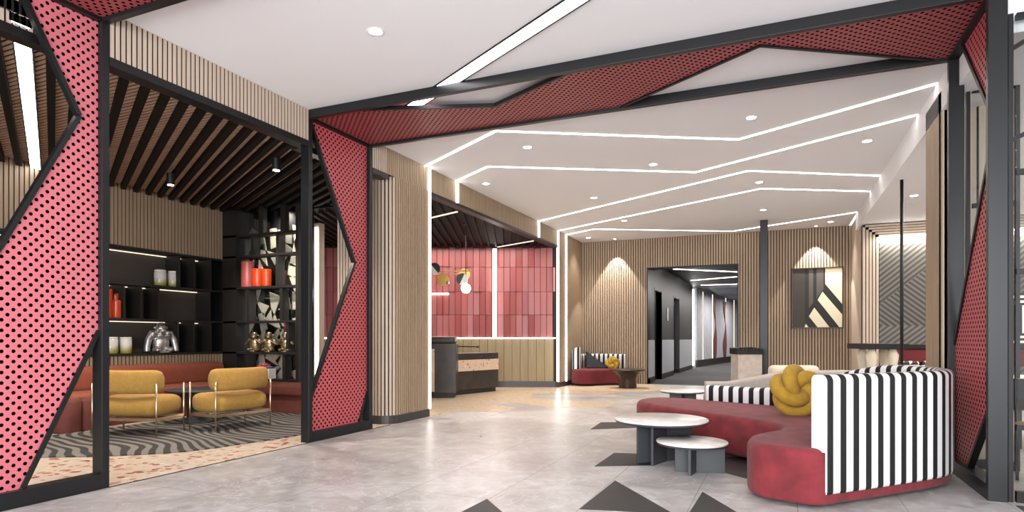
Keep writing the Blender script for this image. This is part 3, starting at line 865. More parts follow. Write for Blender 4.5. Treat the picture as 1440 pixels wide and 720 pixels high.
# portal 1 (near, mostly out of frame)
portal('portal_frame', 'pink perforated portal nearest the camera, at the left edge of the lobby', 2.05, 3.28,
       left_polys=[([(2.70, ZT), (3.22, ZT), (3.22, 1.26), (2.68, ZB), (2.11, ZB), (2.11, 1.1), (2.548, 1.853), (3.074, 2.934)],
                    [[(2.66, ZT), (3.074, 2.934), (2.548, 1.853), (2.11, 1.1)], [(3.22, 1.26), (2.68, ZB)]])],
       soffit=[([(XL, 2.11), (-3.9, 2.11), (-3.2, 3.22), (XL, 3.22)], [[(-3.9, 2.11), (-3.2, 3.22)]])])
# portal 2
soff = [([(XL, 5.64), (-4.3, 5.64), (-2.872, 6.16), (-1.80, 5.64), (1.42, 5.64), (1.42, 6.73), (-0.142 + 1.3, 6.60), (-0.142, 5.78), (-1.60, 6.73), (XL, 6.73)],
         [[(-4.3, 5.64), (-2.872, 6.16), (-1.80, 5.64)], [(1.42, 6.70), (-0.142, 5.78), (-1.60, 6.73)]])]
soff = [([(XL, 5.64), (-4.35, 5.64), (-2.872, 6.16), (-1.80, 5.64), (1.42, 5.64), (1.42, 6.73), (1.30, 6.73), (-0.15, 5.80), (-1.60, 6.73), (XL, 6.73)],
         [[(-4.35, 5.64), (-2.872, 6.16), (-1.80, 5.64)], [(1.30, 6.73), (-0.15, 5.80), (-1.60, 6.73)]])]
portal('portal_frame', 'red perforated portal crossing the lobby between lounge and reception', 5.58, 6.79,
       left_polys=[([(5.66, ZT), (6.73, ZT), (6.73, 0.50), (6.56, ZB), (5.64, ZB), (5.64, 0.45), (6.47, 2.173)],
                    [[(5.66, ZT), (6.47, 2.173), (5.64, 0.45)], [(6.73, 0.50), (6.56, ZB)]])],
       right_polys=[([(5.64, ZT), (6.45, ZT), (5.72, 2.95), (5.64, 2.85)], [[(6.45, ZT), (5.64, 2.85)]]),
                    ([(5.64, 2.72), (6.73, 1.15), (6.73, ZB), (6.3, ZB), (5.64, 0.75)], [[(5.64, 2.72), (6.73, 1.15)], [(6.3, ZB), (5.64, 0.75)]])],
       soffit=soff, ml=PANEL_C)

# ------------------------------------------------------------------ GLASS PARTITIONS (right)
def partition(label, x0, x1, y, zt, hs, diag=()):
    t = thing('glass_partition', label, 'partition', (x0, y, 0)); L = x1 - x0
    mb = MB()
    for a in (0, L / 2, L - 0.03): mb.box((a, -0.02, 0), (a + 0.03, 0.03, zt), FRAMEK)
    mb.build('mullion', t)
    mb = MB(); mb.box((0.05, -0.02, 0), (L, 0.03, 0.08), FRAMEK); mb.box((0.05, -0.02, zt - 0.04), (L, 0.03, zt), FRAMEK); mb.build('rail', t)
    for z in hs:
        mb = MB(); mb.box((0.05, -0.015, z - 0.02), (L, 0.025, z + 0.02), FRAMEK); mb.build('glazing_bar', t)
    for (a, b2) in diag:
        mb = MB(); mb.bar((a[0], 0.0, a[1]), (b2[0], 0.0, b2[1]), 0.025, 0.03, FRAMEK); mb.build('glazing_bar', t)
    g = MB(); g.box((0.05, 0.002, 0.08), (L - 0.05, 0.008, zt - 0.04), GLASS); g.build('glass', t)
    return t
partition('black framed glass partition beside the front right portal post', 1.548, 3.8, 5.62, 3.58, (1.69, 0.55, 2.42),
          diag=[((0.03, 3.33), (0.4, 3.54)), ((0.03, 2.66), (0.7, 2.98))])
partition('black framed glass partition behind the right portal, ending at the slat column', 1.60, 2.0, 6.95, HL + 0.03, (2.43, 1.52))
# door leaf style uprights beside post
post = MB(); post.box((-0.38, 14.78, 0), (-0.22, 14.92, H), FRAME)
tag(post.build('steel_post', bevel=0.006), 'slim dark steel post standing free before the back slat wall', 'post')
b = MB(); b.lathe([(0.022, 0), (0.022, HL)], FRAMEK, 14, c=(1.631, 10.41)); tag(b.build('slim_pole'), 'thin black floor to ceiling pole in front of the chevron panel', 'pole')

# ------------------------------------------------------------------ CORRIDOR
DX0, DX1 = -3.155, -0.945
struct_mb = MB()
fl = MB(); fl.box((-3.9, YB, -0.1), (1.5, 37, 0.001), CARPD); struct(fl.build('floor_corridor'))
b = MB(); b.box((-3.9, YB + 0.3, 3.3), (1.5, 37, 3.4), CORW); struct(b.build('ceiling_corridor'))
b = MB(); b.box((-2.55, 25.5, 3.2), (0.4, 36, 3.29), CORC); struct(b.build('ceiling_corridor_panel'))
lw = MB(); lo = MB()
segs = [(YB + 0.02, 17.3), (18.4, 20.7), (21.9, 25.3)]
for a, b2 in segs:
    lw.box((-3.3, a, 0.1), (-3.16, b2, 3.3), CORW); lw.box((-3.3, a, 0), (-3.155, b2, 0.12), BLACK)
    y = a + 0.05
    while y < b2 - 0.05:
        lo.box((-3.16, y, 0.16), (-3.15, y + 0.07, 1.16), CORP); y += 0.12
for a, b2 in ((17.3, 18.4), (20.7, 21.9)):
    lw.box((-3.3, a, 2.55), (-3.16, b2, 3.3), CORW)
struct(lw.build('wall_corridor_left')); struct(lo.build('wall_corridor_dado'))
for k, (a, b2) in enumerate(((17.3, 18.4), (20.7, 21.9))):
    t = bpy.data.objects.new('door_%d' % (k + 1), None); COL.objects.link(t); t['kind'] = 'structure'; t.location = (-3.3, a, 0)
    mb = MB(); mb.box((-0.03, 0, 0), (0.0, (b2 - a) / 2 - 0.005, 2.55), BLACK); mb.box((-0.03, (b2 - a) / 2 + 0.005, 0), (0.0, b2 - a, 2.55), BLACK); mb.build('door_leaf', t)
    mb = MB(); mb.box((0.0, -0.04, 0), (0.15, 0, 2.6), FRAME); mb.box((0.0, b2 - a, 0), (0.15, b2 - a + 0.04, 2.6), FRAME); mb.build('door_frame', t)
b = MB(); b.box((-3.155, 19.3, 1.75), (-3.13, 19.42, 2.15), CORP); tag(b.build('lift_indicator', bevel=0.004), 'small pale call panel on the corridor wall between two lift doors', 'sign')
b = MB(); b.box((-3.42, 25.3, 0), (-3.16, 25.5, 3.3), CORW); b.box((-3.42, 25.3, 0.0), (-3.3, 26.5, 3.3), CORW); struct(b.build('wall_corridor_corner'))
b = MB(); b.box((-3.28, 25.9, 0.1), (-3.16, 26.0, 3.2), LEDV); tag(b.build('led_strip'), 'tall vertical light line at the bend of the corridor', 'light')
ew = MB(); p = Vector((-3.2, 26.6)); q = Vector((-1.9, 36.8)); d = q - p; K = 40
ew.seg(p, q, 0.04, 0, 3.3, CORP)
for k in range(K):
    a = p + d * (k / K); c = p + d * ((k + 0.55) / K)
    n = Vector((d.y, -d.x)).normalized() * 0.04
    ew.seg(a + n, c + n, 0.05, 0.3, 3.3, CORP)
ew.seg(p + Vector((0.08, 0)), q + Vector((0.08, 0)), 0.04, 0, 0.28, BASEB)
for k in (4, 11, 22, 30):
    a = p + d * (k / K); n = Vector((d.y, -d.x)).normalized() * 0.075
    ew.seg(a + n, a + d.normalized() * 0.07 + n, 0.02, 0.3, 3.2, LEDS)
struct(ew.build('wall_corridor_end'))
rz = MB()
for k0 in (0.34, 0.55):
    n = Vector((d.y, -d.x)).normalized() * 0.09
    for j in range(54):
        z0 = 0.3 + j * 0.05; s = 0.05 * (0.5 + 0.5 * math.sin(PI * j / 20.0)) + 0.008
        a = p + d * (k0 - s) + n; c = p + d * (k0 + 0.012 * math.sin(PI * j / 27.0)) + n
        rz.seg(a, c, 0.03, z0, z0 + 0.05, CORR)
struct(rz.build('wall_corridor_accent'))
b = MB(); b.box((-1.9, 36.8, 0), (1.5, 36.9, 3.3), CORW); b.box((0.6, YB + 0.3, 0), (0.7, 36.8, 3.3), CORW); struct(b.build('wall_corridor_right'))
b = MB()
for (p0, q0) in (((-2.9, 19.0), (-0.6, 21.2)), ((-2.9, 23.0), (-0.4, 21.8)), ((-2.8, 25.2), (0.2, 25.3))):
    m_ = MB(); m_.seg(p0, q0, 0.06, 3.285, 3.298, LEDV); tag(m_.build('led_strip'), 'angled light line in the dark corridor ceiling beyond the opening', 'light', 'corridor ceiling light lines')
L = bpy.data.lights.new('corridor_fill', 'AREA'); L.energy = 60; L.size = 1.2; L.color = (1, 0.96, 0.94)  # area fill without fittings, added to brighten the corridor walls
for yy in (19.5, 24.0, 28.0, 32.0):
    o = bpy.data.objects.new('corridor_fill_lamp', L); COL.objects.link(o); o.location = (-1.5 if yy < 30 else -0.9, yy, 3.1)
# opening reveal
b = MB(); b.box((DX0 - 0.03, YB - 0.005, 0), (DX0, YB + 0.3, 3.06), FRAMEK); b.box((DX1, YB - 0.005, 0), (DX1 + 0.03, YB + 0.3, 3.06), FRAMEK); b.box((DX0, YB - 0.005, 3.03), (DX1, YB + 0.3, 3.06), FRAMEK)
struct(b.build('trim_1'))

# ------------------------------------------------------------------ PICTURE on the back wall
pic = thing('framed_picture', 'framed abstract picture with cream and black diagonal bands on the slat wall', 'picture', (0.283, YB - 0.03, 1.44))
PW, PH = 1.10, 1.44
mb = MB()
for a, b2 in (((0, 0), (PW, 0.025)), ((0, PH - 0.025), (PW, PH)), ((0, 0), (0.025, PH)), ((PW - 0.025, 0), (PW, PH))):
    mb.box((a[0], -0.03, a[1]), (b2[0], 0.03, b2[1]), BRONZE)
mb.build('frame', pic, bevel=0.003)
def pp(x, y): return ((x - 143) / 190 * PW, (565 - y) / 225 * PH)
art = MB(); cm = {'k': mat('art_black', srgb(18, 17, 17), 0.6), 'b': mat('art_dark_brown', srgb(46, 38, 32), 0.6), 'g': mat('art_taupe', srgb(74, 66, 60), 0.6), 'c': mat('art_cream', srgb(214, 204, 178), 0.6)}
def ap(pts, c, lay):
    art.prism([pp(*p) for p in pts], -0.004 * lay - 0.002, 0.0 - 0.002 * lay + 0.002, cm[c], 'y')
ap([(143, 565), (333, 565), (333, 340), (143, 340)], 'k', 0)
ap([(143, 565), (193, 560), (193, 340), (143, 340)], 'b', 1)
ap([(208, 490), (224, 470), (224, 340), (208, 340)], 'g', 1)
ap([(236, 455), (262, 420), (262, 340), (236, 340)], 'g', 1)
ap([(268, 402), (333, 482), (333, 340), (268, 340)], 'c', 1)
ap([(240, 460), (258, 430), (333, 520), (333, 565), (322, 565)], 'c', 1)
ap([(208, 520), (228, 488), (286, 565), (243, 565)], 'c', 1)
ap([(188, 565), (197, 548), (210, 565)], 'c', 1)
art.build('canvas', pic)

# ------------------------------------------------------------------ STONE PLINTH (bin)
pl = thing('stone_plinth', 'pale stone plinth with ragged black top beside the corridor opening', 'plinth', (-0.65, 14.40, 0), ang)
mb = MB(); mb.box((-0.26, -0.22, 0), (0.26, 0.22, 0.86), STONEP); mb.build('body', pl, bevel=0.008)
mb = MB(); mb.box((-0.28, -0.24, 0.861), (0.28, 0.24, 0.94), BLACK)
for k in range(7): mb.box((-0.28 + k*0.08, -0.24, 0.93), (-0.21 + k*0.08, 0.24, 0.98 + 0.03 * random.random()), BLACK)
mb.build('top', pl)

# ------------------------------------------------------------------ RECEPTION DESK
dk = thing('reception_desk', 'charcoal stone reception desk with cream terrazzo insets', 'desk', (0, 0, 0))
def quadbox(mb, p, q, depth, z0, z1, m, out=0.0):
    p = Vector(p); q = Vector(q); d = (q - p).normalized(); n = Vector((d.y, -d.x))  # toward the viewer
    c = [p + n*out, q + n*out, q - n*depth, p - n*depth]
    vs = [(k.x, k.y, z0) for k in c] + [(k.x, k.y, z1) for k in c]
    mb.add(vs, [(0,3,2,1),(4,5,6,7),(0,1,5,4),(1,2,6,5),(2,3,7,6),(3,0,4,7)], m)
A0 = Vector((-5.954, 10.94)); dT = Vector((0.918, 0.397)); A1 = A0 - dT * 2.2
mb = MB(); quadbox(mb, A1, A0, 0.55, 0.1, 1.10, STONE); mb.build('counter_block', dk, bevel=0.006)
mb = MB(); quadbox(mb, A1, A0 - dT * 0.04, 0.5, 0, 0.1, STONED, -0.03); mb.build('plinth', dk)
mb = MB(); quadbox(mb, A1, A0 - dT * 0.02, 0.55, 1.10, 1.24, STONE, 0.03); mb.build('counter_ledge', dk, bevel=0.05, seg=5)
mb = MB(); quadbox(mb, A1 + dT * 0.0, A0 - dT * 0.43, 0.02, 0.13, 0.99, TERZD, 0.006); mb.build('terrazzo_inset', dk)
B0 = Vector((-6.22, 11.5)); B1 = Vector((-5.87, 12.80)); dB = (B1 - B0).normalized()
mb = MB(); quadbox(mb, B0 - dB * 0.2, B1, 0.6, 0.1, 0.88, STONE); mb.build('counter_block', dk, bevel=0.006)
mb = MB(); quadbox(mb, B0 - dB * 0.2, B1 - dB * 0.06, 0.5, 0, 0.1, STONED, -0.03); mb.build('plinth', dk)
mb = MB(); quadbox(mb, B0 - dB * 0.1, B1 + dB * 0.004, 0.3, 0.50, 0.74, TERZD, 0.008); mb.build('terrazzo_inset', dk)
mb = MB(); a = A0 - dT * 0.1; mb.bar((a.x - .5, a.y + 0.5, 1.04), (a.x + 0.35, a.y + 0.45, 1.03), 0.02, 0.02, BLACK); mb.ball((a.x + .37, a.y + .45, 1.03), (0.05, 0.03, 0.02), BLACK)
tag(mb.build('desk_lamp_arm'), 'thin black lamp arm reaching out behind the tall reception block', 'lamp')

# pendant lamp
pn = thing('pendant_lamp', 'brass pendant lamp with black and white discs and a glowing globe at reception', 'lamp', (-5.724, 10.926, 0), ang)
mb = MB(); mb.tube([(0, 0, 3.5), (0, 0, 2.35)], 0.008, BLACK, 8); mb.lathe([(0.05, 3.47), (0.05, 3.5)], BLACK, 20); mb.build('rod', pn)
mb = MB(); mb.tube([(0.10, 0, 2.55), (-0.95, 0.0, 2.53)], 0.008, BRASS, 8); mb.tube([(0.0, 0.05, 2.51), (-0.68, 0.05, 2.46)], 0.007, BRASS, 8); mb.tube([(-0.3, 0, 2.63), (-0.85, 0.0, 2.66)], 0.006, BLACK, 8); mb.build('arm', pn)
def disc(mb, cx, cz, r, m, tilt=None, y=0.0, half=None, n=32):
    """upright round plate facing the viewer; half = (start angle) draws half"""
    pts = []
    if half is None: pts = [(cx + r*math.cos(2*PI*k/n), cz + r*math.sin(2*PI*k/n)) for k in range(n)]
    else: pts = [(cx + r*math.cos(half + PI*k/n), cz + r*math.sin(half + PI*k/n)) for k in range(n + 1)]
    mb.prism(pts, y - 0.012, y + 0.012, m, 'y')
WHT = mat('lamp_white', srgb(236, 234, 228), 0.4)
mb = MB(); disc(mb, -0.62, 2.59, 0.115, BLACK, y=-0.03, half=math.radians(-50)); disc(mb, -0.62, 2.59, 0.115, WHT, y=-0.03, half=math.radians(130)); mb.build('disc_shade', pn)
mb = MB(); disc(mb, -0.07, 2.38, 0.115, BLACK, y=-0.03, half=math.radians(65)); disc(mb, -0.07, 2.38, 0.115, WHT, y=-0.03, half=math.radians(245)); mb.build('disc_shade', pn)
mb = MB(); disc(mb, -0.46, 2.37, 0.125, BRASS, y=0.03); mb.build('brass_disc', pn)
mb = MB(); disc(mb, -0.03, 2.48, 0.115, BRASS, y=0.03); mb.build('brass_disc', pn)
mb = MB(); mb.ball((0.0, 0.02, 2.20), 0.095, LAMPE, 20); mb.build('globe', pn)
mb = MB(); mb.ball((-0.36, 0.02, 2.31), 0.035, CHROME, 16); mb.build('bulb', pn)
b = MB(); wbox(b, -2.2, -1.55, 0.08, 0.10, 2.27, 2.31, LEDV); tag(b.build('led_strip'), 'short horizontal light line behind the brass pendant lamp', 'light')

# ------------------------------------------------------------------ SOFAS
def back_profile(z_out, top_fn, seat=0.40, th=0.2, skin=0.05, r=0.045):
    def f(t):
        zt = top_fn(t); pr = []
        pr += [(0.0, z_out + 0.02), (0.0, (z_out + zt) / 2), (0.0, zt - r)]
        for k in range(1, 6): a = PI/2 * k / 5; pr.append((r * (1 - math.cos(a)), zt - r + r * math.sin(a)))
        for k in range(1, 6): a = PI/2 * k / 5; pr.append((th - r + r * math.sin(a), zt - r * (1 - math.cos(a))))
        e = min(0.02, skin * 0.3); pr += [(th, seat + 0.01), (th - 0.02, seat), (skin, seat), (skin, z_out + 0.02), (skin - e, z_out), (e, z_out)]
        return pr
    return f
path = catmull([(0.31, 4.81), (0.62, 5.14), (0.97, 5.53), (1.21, 5.83), (1.335, 6.15), (1.32, 6.55), (1.12, 6.95), (0.70, 7.42), (0.15, 7.82), (-0.35, 8.06), (-0.80, 8.24)], 8)
sofa = thing('curved_sofa', 'large curved red velvet sofa with tall black and white striped back', 'sofa', (0, 0, 0))
def top1(t):
    if t < 0.52: return 0.945
    k = (t - 0.52) / 0.48; k = min(1, k / 0.75); return 0.945 - 0.335 * (k * k * (3 - 2 * k))
ribbon('backrest', path, back_profile(0.11, top1, th=0.13, skin=0.016), STRIPE, sofa, side=1)
P2 = [p.to_2d() for p in path]
innerp = []
for i in range(0, len(P2), 4):
    d = (P2[min(i+1, len(P2)-1)] - P2[max(i-1, 0)]).normalized(); n = Vector((-d.y, d.x)); innerp.append(P2[i] + n * 0.018)
foot = [(p.x, p.y) for p in innerp]
foot += [(-1.15, 8.36), (-1.52, 8.30), (-1.66, 8.02), (-1.62, 7.72), (-1.35, 7.35), (-1.0, 7.02), (-0.65, 6.72), (-0.30, 6.44), (-0.02, 6.12), (0.0, 5.85), (-0.13, 5.6), (-0.22, 5.38), (-0.22, 5.12), (-0.15, 4.93), (0.0, 4.84), (0.2, 4.79)]
fc = catmull(foot, 6, True)
blob('seat', fc, 0.03, 0.42, 0.07, RED, sofa, rb=0.03)
ft = MB()
for x, y in ((0.1, 5.1), (0.9, 6.0), (0.6, 7.0), (-0.3, 7.6), (-1.3, 7.9)): ft.lathe([(0.03, 0), (0.03, 0.04)], BLACK, 12, c=(x, y))
ft.build('feet', sofa)

def knot_cushion(loc, R, label, rot=(0.3, 0.2, 0)):
    mb = MB(); pts = []; n = 220
    for k in range(n):
        t = 2 * PI * k / n; p, q = 3, 4
        rr = R * (0.46 + 0.24 * math.cos(q * t))
        pts.append(Vector((rr * math.cos(p * t), rr * math.sin(p * t) , 0.22 * R * math.sin(q * t) + 0)))
    # wrap onto a squashed ball so that the strands bulge outwards
    out = []
    for p in pts:
        r = math.hypot(p.x, p.y); z = p.z * 1.5
        out.append(Vector((p.x, p.y, z)))
    mb.tube(out, R * 0.235, MUST, 14, closed=True)
    mb.ball((0, 0, 0), (R * 0.5, R * 0.5, R * 0.25), MUST, 16)
    o = mb.build('knot_cushion'); o.location = loc; o.rotation_euler = rot
    return tag(o, label, 'cushion', 'knotted mustard cushions')
knot_cushion((0.17, 7.0, 0.66), 0.30, 'large mustard knot cushion on the curved red sofa', (math.radians(72), 0.15, ang + 0.1))

# far sofa (same family)
fs = thing('curved_sofa', 'small curved red sofa with striped back in the far left corner', 'sofa', (0, 0, 0))
fp = catmull([(-4.66, 15.10), (-4.82, 15.11), (-4.88, 15.25), (-4.88, 15.7), (-4.70, 16.02), (-4.3, 16.14), (-3.7, 16.15)], 8)
def top2(t): return 0.99 - 0.20 * min(1, t / 0.35)
ribbon('backrest', fp, back_profile(0.38, top2, seat=0.40, th=0.12), STRIPE, fs, side=-1)
ff = [(-4.9, 15.2), (-4.91, 15.8), (-4.7, 16.08), (-4.3, 16.2), (-3.75, 16.2), (-3.55, 16.0), (-3.6, 15.65), (-3.95, 15.5), (-4.2, 15.25), (-4.35, 15.0), (-4.65, 14.93)]
blob('seat', catmull(ff, 6, True), 0.05, 0.42, 0.06, REDD, fs, rb=0.02)
tc_ = MB(); tc_.prism([(0, 0), (0.62, 0), (0.0, 0.44)], -0.05, 0.05, BLACK, 'y'); o = tc_.build('triangle_cushion', bevel=0.02); o.location = (-4.62, 15.55, 0.43); o.rotation_euler = (0, 0, ang)
tag(o, 'black triangular cushion on the far corner sofa', 'cushion')
knot_cushion((-3.95, 15.72, 0.56), 0.20, 'small round mustard knot cushion on the far corner sofa', (math.radians(80), 0, ang))

# grey sofa behind
gs = thing('curved_sofa', 'pale grey curved sofa standing behind the large red sofa', 'sofa', (0, 0, 0))
gp = catmull([(-0.98, 9.35), (-0.6, 9.42), (-0.1, 9.6), (0.5, 9.95), (1.0, 10.3)], 8)
ribbon('backrest', gp, back_profile(0.05, lambda t: 0.57 + 0.16 * min(1, max(0, (t - 0.15) / 0.4)), seat=0.36, th=0.24, skin=0.07), GREYF, gs, side=1)
blob('seat', catmull([(-0.95, 9.45), (-0.1, 9.72), (0.95, 10.38), (0.7, 10.9), (0.0, 10.7), (-0.6, 10.3), (-0.95, 9.8)], 6, True), 0.03, 0.40, 0.06, GREYF, gs)
cr = MB(); cr.box((-0.35, -0.12, 0), (0.35, 0.12, 0.40), CREAMF); o = cr.build('bolster_cushion', bevel=0.07, seg=5); o.location = (0.20, 10.10, 0.40); o.rotation_euler = (0, 0, ang)
tag(o, 'cream cushion resting on the pale grey sofa', 'cushion')

# ------------------------------------------------------------------ COFFEE TABLES
def coffee(loc, r, h, plates, label):
    t = thing('coffee_table', label, 'table', loc, 0, 'round marble coffee tables')
    mb = MB(); mb.lathe([(r * 0.97, h - 0.035), (r * 0.995, h - 0.018)], SLATE, 64, smooth=False); mb.build('underside', t)
    mb = MB(); mb.lathe([(r * 0.99, h - 0.018), (r, h - 0.014), (r, h - 0.004), (r - 0.004, h)], MARBLE, 64); mb.build('tabletop', t)
    for (p, q, ty) in plates:
        mb = MB(); mb.seg((p[0] - loc[0], p[1] - loc[1]), (q[0] - loc[0], q[1] - loc[1]), 0.024, 0, h - 0.035 - ty, SLATE); mb.build('leg_panel', t, bevel=0.002)
    return t
coffee((-1.06, 6.13, 0), 0.45, 0.42, [((-1.25, 5.93), (-0.80, 6.36), 0), ((-1.095, 5.86), (-0.94, 6.43), 0)], 'larger round marble coffee table in front of the red sofa')
coffee((-0.725, 5.80, 0), 0.315, 0.272, [((-0.86, 5.70), (-0.44, 5.80), 0), ((-0.715, 5.56), (-0.66, 5.92), 0)], 'smaller low round marble coffee table tucked under the larger one')
t = coffee((-1.36, 9.80, 0), 0.34, 0.40, [((-1.56, 9.8), (-1.16, 9.8), 0), ((-1.36, 9.6), (-1.36, 10.0), 0)], 'thin round table beside the pale grey sofa')
# flared side table
ft = MB(); ft.lathe([(0.21, 0), (0.215, 0.03), (0.21, 0.2), (0.235, 0.28), (0.33, 0.38), (0.39, 0.42), (0.42, 0.425), (0.42, 0.45), (0.41, 0.455)], BRONZE, 48)
o = ft.build('side_table'); o.location = (-3.36, 14.85, 0); o.scale = (1.0, 1.0, 1.0)
tag(o, 'dark bronze flared round side table beside the far corner sofa', 'table')

# ------------------------------------------------------------------ LOUNGE FURNITURE
bq = thing('banquette', 'long terracotta banquette along the lounge walls', 'banquette', (0, 0, 0))
def rbox(name, a, b2, m, parent, r):
    mb = MB(); mb.box(a, b2, m); o = mb.build(name, parent, bevel=r, seg=5)
    for p in o.data.polygons: p.use_smooth = True
    return o
rbox('backrest', (-9.17, 4.3, 0.42), (-8.92, 7.98, 0.80), TERRA, bq, 0.1)
rbox('seat', (-9.0, 4.6, 0.28), (-8.35, 7.55, 0.47), TERRA, bq, 0.06)
mb = MB(); mb.box((-8.95, 4.7, 0.0), (-8.42, 7.5, 0.28), TERRAD); mb.build('base', bq, bevel=0.02)
rbox('seat', (-9.1, 7.56, 0.28), (-5.9, 8.08, 0.47), TERRAD, bq, 0.05)
mb = MB(); mb.box((-9.0, 7.62, 0.0), (-5.95, 8.08, 0.28), TERRAD); mb.build('base', bq, bevel=0.02)
for yy in (4.98, 5.24):
    mb = MB(); mb.lathe([(0.13, 0.0), (0.15, 0.03), (0.15, 0.38), (0.12, 0.43)], TERRAD, 24, c=(-8.33, yy)); mb.build('end_roll', bq)

def rounded_pad(name, w, d, h, r, m, parent, z, y, curve=0.0, n=14, bulge=0.0):
    """pad curved in plan: superellipse-ish section swept across the width"""
    vs = []; fs = []; K = 16; N = n
    xs = []
    for i in range(N + 1):
        t = i / N * 2 - 1
        xs.append((t, 1.0))
    rings = []
    for i in range(-2, N + 3):
        if i < 0: t = -1; sc = [0.55, 0.88][i + 2]; ex = -r * [1.0, 0.6][i + 2]
        elif i > N: t = 1; sc = [0.88, 0.55][i - N - 1]; ex = r * [0.6, 1.0][i - N - 1]
        else: t = i / N * 2 - 1; sc = 1; ex = 0
        x = t * (w / 2 - r) + ex
        yc = y + curve * (x / (w / 2)) ** 2
        ring = []
        for k in range(K):
            a = 2 * PI * k / K; ca, sa = math.cos(a), math.sin(a); e = 0.62
            ring.append((x, yc + d / 2 * sc * math.copysign(abs(ca) ** e, ca), z + h / 2 * sc * math.copysign(abs(sa) ** e, sa)))
        rings.append(ring)
    for R_ in rings: vs += R_
    L = len(rings)
    for i in range(L - 1):
        for k in range(K): k2 = (k + 1) % K; fs.append((i*K+k, i*K+k2, (i+1)*K+k2, (i+1)*K+k))
    fs += [tuple(range(K))[::-1], tuple((L-1)*K + k for k in range(K))]
    mb = MB(); mb.add(vs, fs, m, True); return mb.build(name, parent)
def armchair(loc, rz, label):
    t = thing('armchair', label, 'armchair', loc, rz, 'mustard lounge armchairs')
    rounded_pad('backrest', 0.84, 0.17, 0.29, 0.07, MUSTF, t, 0.655, -0.27, curve=0.10)
    rounded_pad('seat', 0.80, 0.62, 0.26, 0.09, MUSTF, t, 0.35, 0.02)
    for sx in (-1, 1):
        for (yy, zt) in ((-0.27, 0.64), (0.26, 0.62)):
            mb = MB(); mb.tube([(sx * 0.415, yy, 0), (sx * 0.415, yy, zt)], 0.011, GOLD, 10); mb.build('leg', t)
    mb = MB()
    for sx in (-1, 1): mb.bar((sx * 0.415, -0.28, 0.20), (sx * 0.415, 0.27, 0.20), 0.012, 0.04, GOLD)
    for yy in (-0.27, 0.26): mb.bar((-0.415, yy, 0.20), (0.415, yy, 0.20), 0.012, 0.035, GOLD)
    mb.build('seat_frame', t)
    return t
armchair((-7.38, 5.27, 0.014), math.radians(18), 'mustard armchair with brass legs, nearer the front pink portal')
armchair((-6.76, 6.12, 0.014), math.radians(84), 'mustard armchair with brass legs, beside the shelf screen end of the table')
tb = thing('pedestal_table', 'dark round pedestal table between the mustard armchairs', 'table', (-7.62, 6.32, 0.014))
mb = MB(); mb.lathe([(0.36, 0.425), (0.42, 0.44), (0.42, 0.46), (0.40, 0.468)], SLATE, 48); mb.build('tabletop', tb)
mb = MB(); mb.lathe([(0.22, 0), (0.22, 0.02), (0.15, 0.05), (0.13, 0.2), (0.17, 0.32), (0.30, 0.42)], SLATE, 40); mb.build('pedestal', tb)

# jars and vases
def jar(y, z, label, x=XW - 0.17, s=1.0, g='milky jars on the lounge shelves'):
    t = thing('glass_jar', label, 'jar', (x, y, z), 0, g)
    mb = MB(); mb.lathe([(0.072*s, 0.0), (0.078*s, 0.01), (0.078*s, 0.20*s), (0.07*s, 0.205*s)], JAR, 24); mb.build('body', t)
    mb = MB(); mb.lathe([(0.074*s, 0.206*s), (0.074*s, 0.225*s), (0.068*s, 0.228*s)], WHT, 24); mb.build('lid', t)
jar(7.05, 2.062, 'milky glass jar on the upper lit shelf, nearer the front of the pair', s=1.18)
jar(7.31 - 0.02, 2.062, 'milky glass jar on the upper lit shelf, the one nearer the corner', s=1.18)
jar(6.24, 0.967, 'milky glass jar on the lowest lit shelf, nearer the front portal', s=1.12)
jar(6.46, 0.967, 'milky glass jar on the lowest lit shelf, next to the silver ape figure', s=1.12)
def vase(x, y, z, r, h, m, label):
    mb = MB(); mb.lathe([(r*0.96, 0), (r, 0.01), (r, h*0.7), (r*0.97, h*0.78), (r*1.02, h*0.92), (r*0.98, h), (r*0.8, h), (r*0.78, h*0.9)], m, 28)
    o = mb.build('vase'); o.location = (x, y, z); return tag(o, label, 'vase', 'cylinder vases')
vase(XW - 0.12, 6.16, 1.512, 0.055, 0.44, ORANGE, 'tall orange cylinder vase on the middle back shelf, furthest towards the front portal')
vase(XW - 0.05, 6.235, 1.512, 0.062, 0.27, ORANGE, 'shorter orange cylinder vase at the front of the cluster on the middle back shelf')
vase(XW - 0.17, 6.30, 1.512, 0.058, 0.38, ORANGE, 'mid height orange cylinder vase closest to the shelf divider on the back wall')
vase(-8.70, YS + 0.09, 2.112, 0.11, 0.46, PINKG, 'tall rose coloured vase on the shelf screen')
vase(-8.45, YS + 0.08, 2.112, 0.10, 0.32, ORANGE, 'tall orange vase on the shelf screen, between its neighbours')
vase(-8.24, YS + 0.08, 2.112, 0.085, 0.30, ORANGE, 'orange vase on the shelf screen, nearest the divider')

